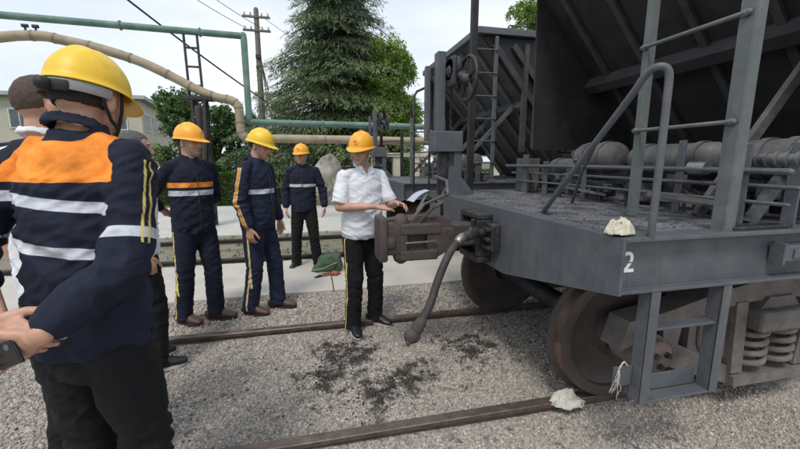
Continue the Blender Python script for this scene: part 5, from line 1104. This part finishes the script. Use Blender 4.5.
        if fg:
            C = Sh(); C.tube([h((.096 * math.sin(a), .112 * math.cos(a) - .012, 1.622 - .008 * (1 - math.cos(a)) * .5)) * s for a in [R(95) + R(170) * i / 16 for i in range(17)]], [(.003, .017)] * 17, 8, ref=(0, 0, 1)); C.link('headband', bandm, he)
            C = Sh(); C.tube([h((.098 * math.sin(a), .114 * math.cos(a) - .012, 1.608)) * s for a in [R(150) + R(75) * i / 8 for i in range(9)]], [(.004, .017)] * 9, 10, ref=(0, 0, 1)); kb = C.link('adjuster', strapm, he)
            C = Sh(); c_ = h((0, -.128, 1.606)) * s; C.tube([c_, c_ + H3 @ Vector((0, -.008, 0)) * s], .019 * s, 16); C.link('adjuster_knob', strapm, he)
            C = Sh(); C.tube([h((.088, -.05, 1.63)) * s, h((.088, -.03, 1.58)) * s, h((.08, .0, 1.55)) * s, h((.075, .03, 1.535)) * s], [(.003, .007)] * 4, 6); C.link('chin_strap', strapm, he)
        if not fg:
            C = Sh(); C.bbox(-.016, .016, 0, .003, -.006, .006, .001); mm = C.mesh('badge'); mm.transform(Matrix.Scale(s, 4) @ Mh @ Matrix.Translation((0, .128, 1.70)) @ Matrix.Rotation(R(32), 4, 'X')); mm.materials.append(redm); b_ = bpy.data.objects.new('badge', mm); COL.objects.link(b_); b_.parent = he
    return root, A, s

down = dict(d=(0, .05, -1), curl=.35)
# foreground man, seen from behind, hands clasped behind his back
p1, A1, s1 = person('foreground man with back turned, orange and navy jacket, yellow helmet, hands behind him', (-.78, 1.46), -20, 1.125, shw=.172, nk=.03, hs=.93, head=(0, -14, 0), lean=(.015, .03),
    arms={'L': dict(el=(-.27, -.10, 1.15), wr=(.0, -.235, 1.0), d=(.8, -.10, -.30), n=(0, 1, -.2), l=(0, .0, 1), curl=.42, cuff=.45),
          'R': dict(el=(.215, -.07, 1.11), wr=(.115, -.25, .97), d=(-.85, .05, -.38), n=(0, -1, -.3), l=(0, 0, 1), curl=.55, cuff=.80)},
    topmat=navy, trmat=blackt, shoemat=shoek, helmet=helm, strips=(('silver', 1.265, 1.298), ('silver', 1.135, 1.168)), arm_stripe=True, fg=True, vox_b=.0042, fat=1.0, jog=1.6)
# watch band
sh, el, wr = A1['R']; W_ = Sh(); t = (wr - el).normalized(); c = el.lerp(wr, .86); W_.tube([(c - t * .012) * s1, (c + t * .012) * s1], .037 * s1, 18, flat=True); W_.link('watch', strapm, p1)
ph = Sh(); ph.bbox(-.036, .036, -.005, .005, -.075, .075, .004); pm = ph.mesh('phone'); pm.materials.append(phonem)
pc = (wr + Vector((-.085, -.02, -.045))) * s1
po = tag(empty('phone', (0, 0, 0)), 'black mobile phone held behind the back of the foreground man', 'phone'); Mp = Matrix.Translation((-.78, 1.46, 0)) @ Matrix.Rotation(R(-20), 4, 'Z') @ Matrix.Translation(pc) @ Matrix.Rotation(R(68), 4, 'Y')
po.matrix_world = Mp; o = bpy.data.objects.new('case', pm); COL.objects.link(o); o.parent = po
L_ = Sh(); L_.cyl((-.018, -.0065, .052), (-.018, -.0052, .052), .009, 14); L_.link('lens', glassm, po)

# shaved head man in white shirt behind the foreground man
person('shaven headed man in white shirt with epaulettes, behind the foreground man at the left edge', (-1.13, 1.97), -20, 1.12, head=(-22, -4, 0),
    arms={'L': dict(el=(-.25, .0, 1.12), wr=(-.24, .06, .88), n=(1, 0, 0), l=(0, 1, 0), **down), 'R': dict(el=(.22, .02, 1.12), wr=(.10, .16, 1.0), d=(-.7, .4, 0), n=(0, -1, -.3), l=(0, 0, 1), curl=.4)},
    top='shirt', topmat=shirt, trmat=blackt, shoemat=shoek, hair=stub, sleeve='short', epaul=True, fat=1.0)
# grey haired man half hidden behind the foreground man
person('grey haired bareheaded man in white shirt, half hidden behind the foreground man, facing the wagon', (-1.27, 3.05), -62, 1.035, head=(-6, -4, 0), lean=(0, .02),
    arms={'L': dict(el=(-.24, -.02, 1.12), wr=(-.22, .04, .88), n=(1, 0, 0), l=(0, 1, 0), **down), 'R': dict(el=(.23, -.04, 1.12), wr=(.20, .03, .88), n=(-1, 0, 0), l=(0, 1, 0), **down)},
    top='shirt', topmat=shirt, trmat=blackt, shoemat=shoek, sole=solew, hair=hairg, sleeve='short', feet=((-.10, 0), (.11, .03)))
# man with orange and silver chest strips
person('man in dark jacket with orange and silver chest strips, one hand behind his back', (-1.12, 3.88), -142, 1.085, head=(28, -6, 3), lean=(0, .01),
    arms={'L': dict(el=(-.24, -.10, 1.13), wr=(-.11, -.20, .98), d=(.85, -.1, -.3), n=(0, -1, 0), l=(0, 0, 1), curl=.5, cuff=.6), 'R': dict(el=(.30, -.12, 1.14), wr=(.13, -.19, .99), d=(-.85, -.1, -.25), n=(0, -1, 0), l=(0, 0, 1), curl=.5, cuff=.5)},
    topmat=navy, trmat=navy, shoemat=shoeb, helmet=helmo, strips=(('orange', 1.228, 1.272), ('silver', 1.160, 1.205)), arm_stripe=True, tr_stripe='wide', feet=((-.10, .06), (.13, -.06)), toe=(45, 25), strapc=bandm, belly=.008)
# man in blue workwear
person('man in navy blue workwear with striped sleeve and trouser seam, arm hanging straight', (-.56, 4.02), -118, 1.075, head=(4, -16, 0), lean=(0, .015),
    arms={'L': dict(el=(-.245, -.0, 1.12), wr=(-.23, .08, .88), n=(1, 0, 0), l=(0, 1, 0), **down), 'R': dict(el=(.25, .0, 1.12), wr=(.235, .07, .87), n=(-1, 0, 0), l=(0, 1, 0), **down)},
    topmat=navyb, trmat=navyb, shoemat=shoeb, helmet=helm, strips=(('silver', 1.165, 1.21),), arm_stripe='wide', tr_stripe='wide', feet=((-.10, .10), (.12, -.05)), toe=(18, 5), strapc=bandm, belly=.025)
# man further back
person('man in black workwear with one silver chest strip, standing farthest back on the apron', (-.14, 5.62), 176, 1.03, head=(-14, -3, 0),
    arms={'L': dict(el=(-.265, -.02, 1.13), wr=(-.29, .07, .89), n=(1, 0, 0), l=(0, 1, 0), **down), 'R': dict(el=(.25, -.03, 1.12), wr=(.24, .03, .88), n=(-1, 0, 0), l=(0, 1, 0), **down)},
    topmat=navy, trmat=blackt, shoemat=shoek, helmet=helmo, strips=(('silver', 1.175, 1.215),), tr_stripe=True, feet=((-.16, .02), (.14, -.03)), toe=(20, -20), belly=.015, strapc=bandm)
# man in white shirt at the coupler
p5, A5, s5 = person('man in white short sleeved shirt with epaulettes and yellow helmet explaining at the coupler', (.42, 3.36), -158, 1.035, head=(-52, -10, -3), lean=(.0, .03),
    arms={'R': dict(el=(.235, .05, 1.14), wr=(.03, .29, 1.155), d=(-.95, .25, -.10), n=(0, -.25, -1), l=(0, 1, .2), curl=[.12, .2, .3, .4], spread=.3, thumb=(.5, .8, -.1)),
          'L': dict(el=(-.235, .10, 1.13), wr=(-.18, .30, 1.17), d=(-.1, .9, -.1), n=(.5, 0, -.8), l=(.8, .1, .5), curl=[.3, .35, .4, .45], spread=.2)},
    top='shirt', topmat=shirt, trmat=blackt, shoemat=shoek, sole=solew, helmet=helmo, sleeve='short', epaul=True, tr_stripe=True, feet=((-.14, -.02), (.12, .03)), toe=(25, -12), belly=.045, strapc=bandm, fat=1.03)
PP = Sh(); nxp, nyp = 8, 10
PP.add([(-.07 + .14 * i / nxp, -.10 + .20 * j / nyp, .02 * math.sin(j / nyp * 3) + .012 * math.sin(i / nxp * 5) + .001 * k) for k in (0, 1) for j in range(nyp + 1) for i in range(nxp + 1)], [(j * 9 + i, j * 9 + i + 1, (j + 1) * 9 + i + 1, (j + 1) * 9 + i) for j in range(nyp) for i in range(nxp)] + [(99 + (j + 1) * 9 + i, 99 + (j + 1) * 9 + i + 1, 99 + j * 9 + i + 1, 99 + j * 9 + i) for j in range(nyp) for i in range(nxp)], True)
pp = link('paper_sheet', PP.mesh('paper'), paperm); tag(pp, 'white sheet of paper held over the coupler by the man in the white shirt', 'paper')
pp.location = (.86, 3.03, 1.28); pp.rotation_euler = (R(25), R(-12), R(-75))
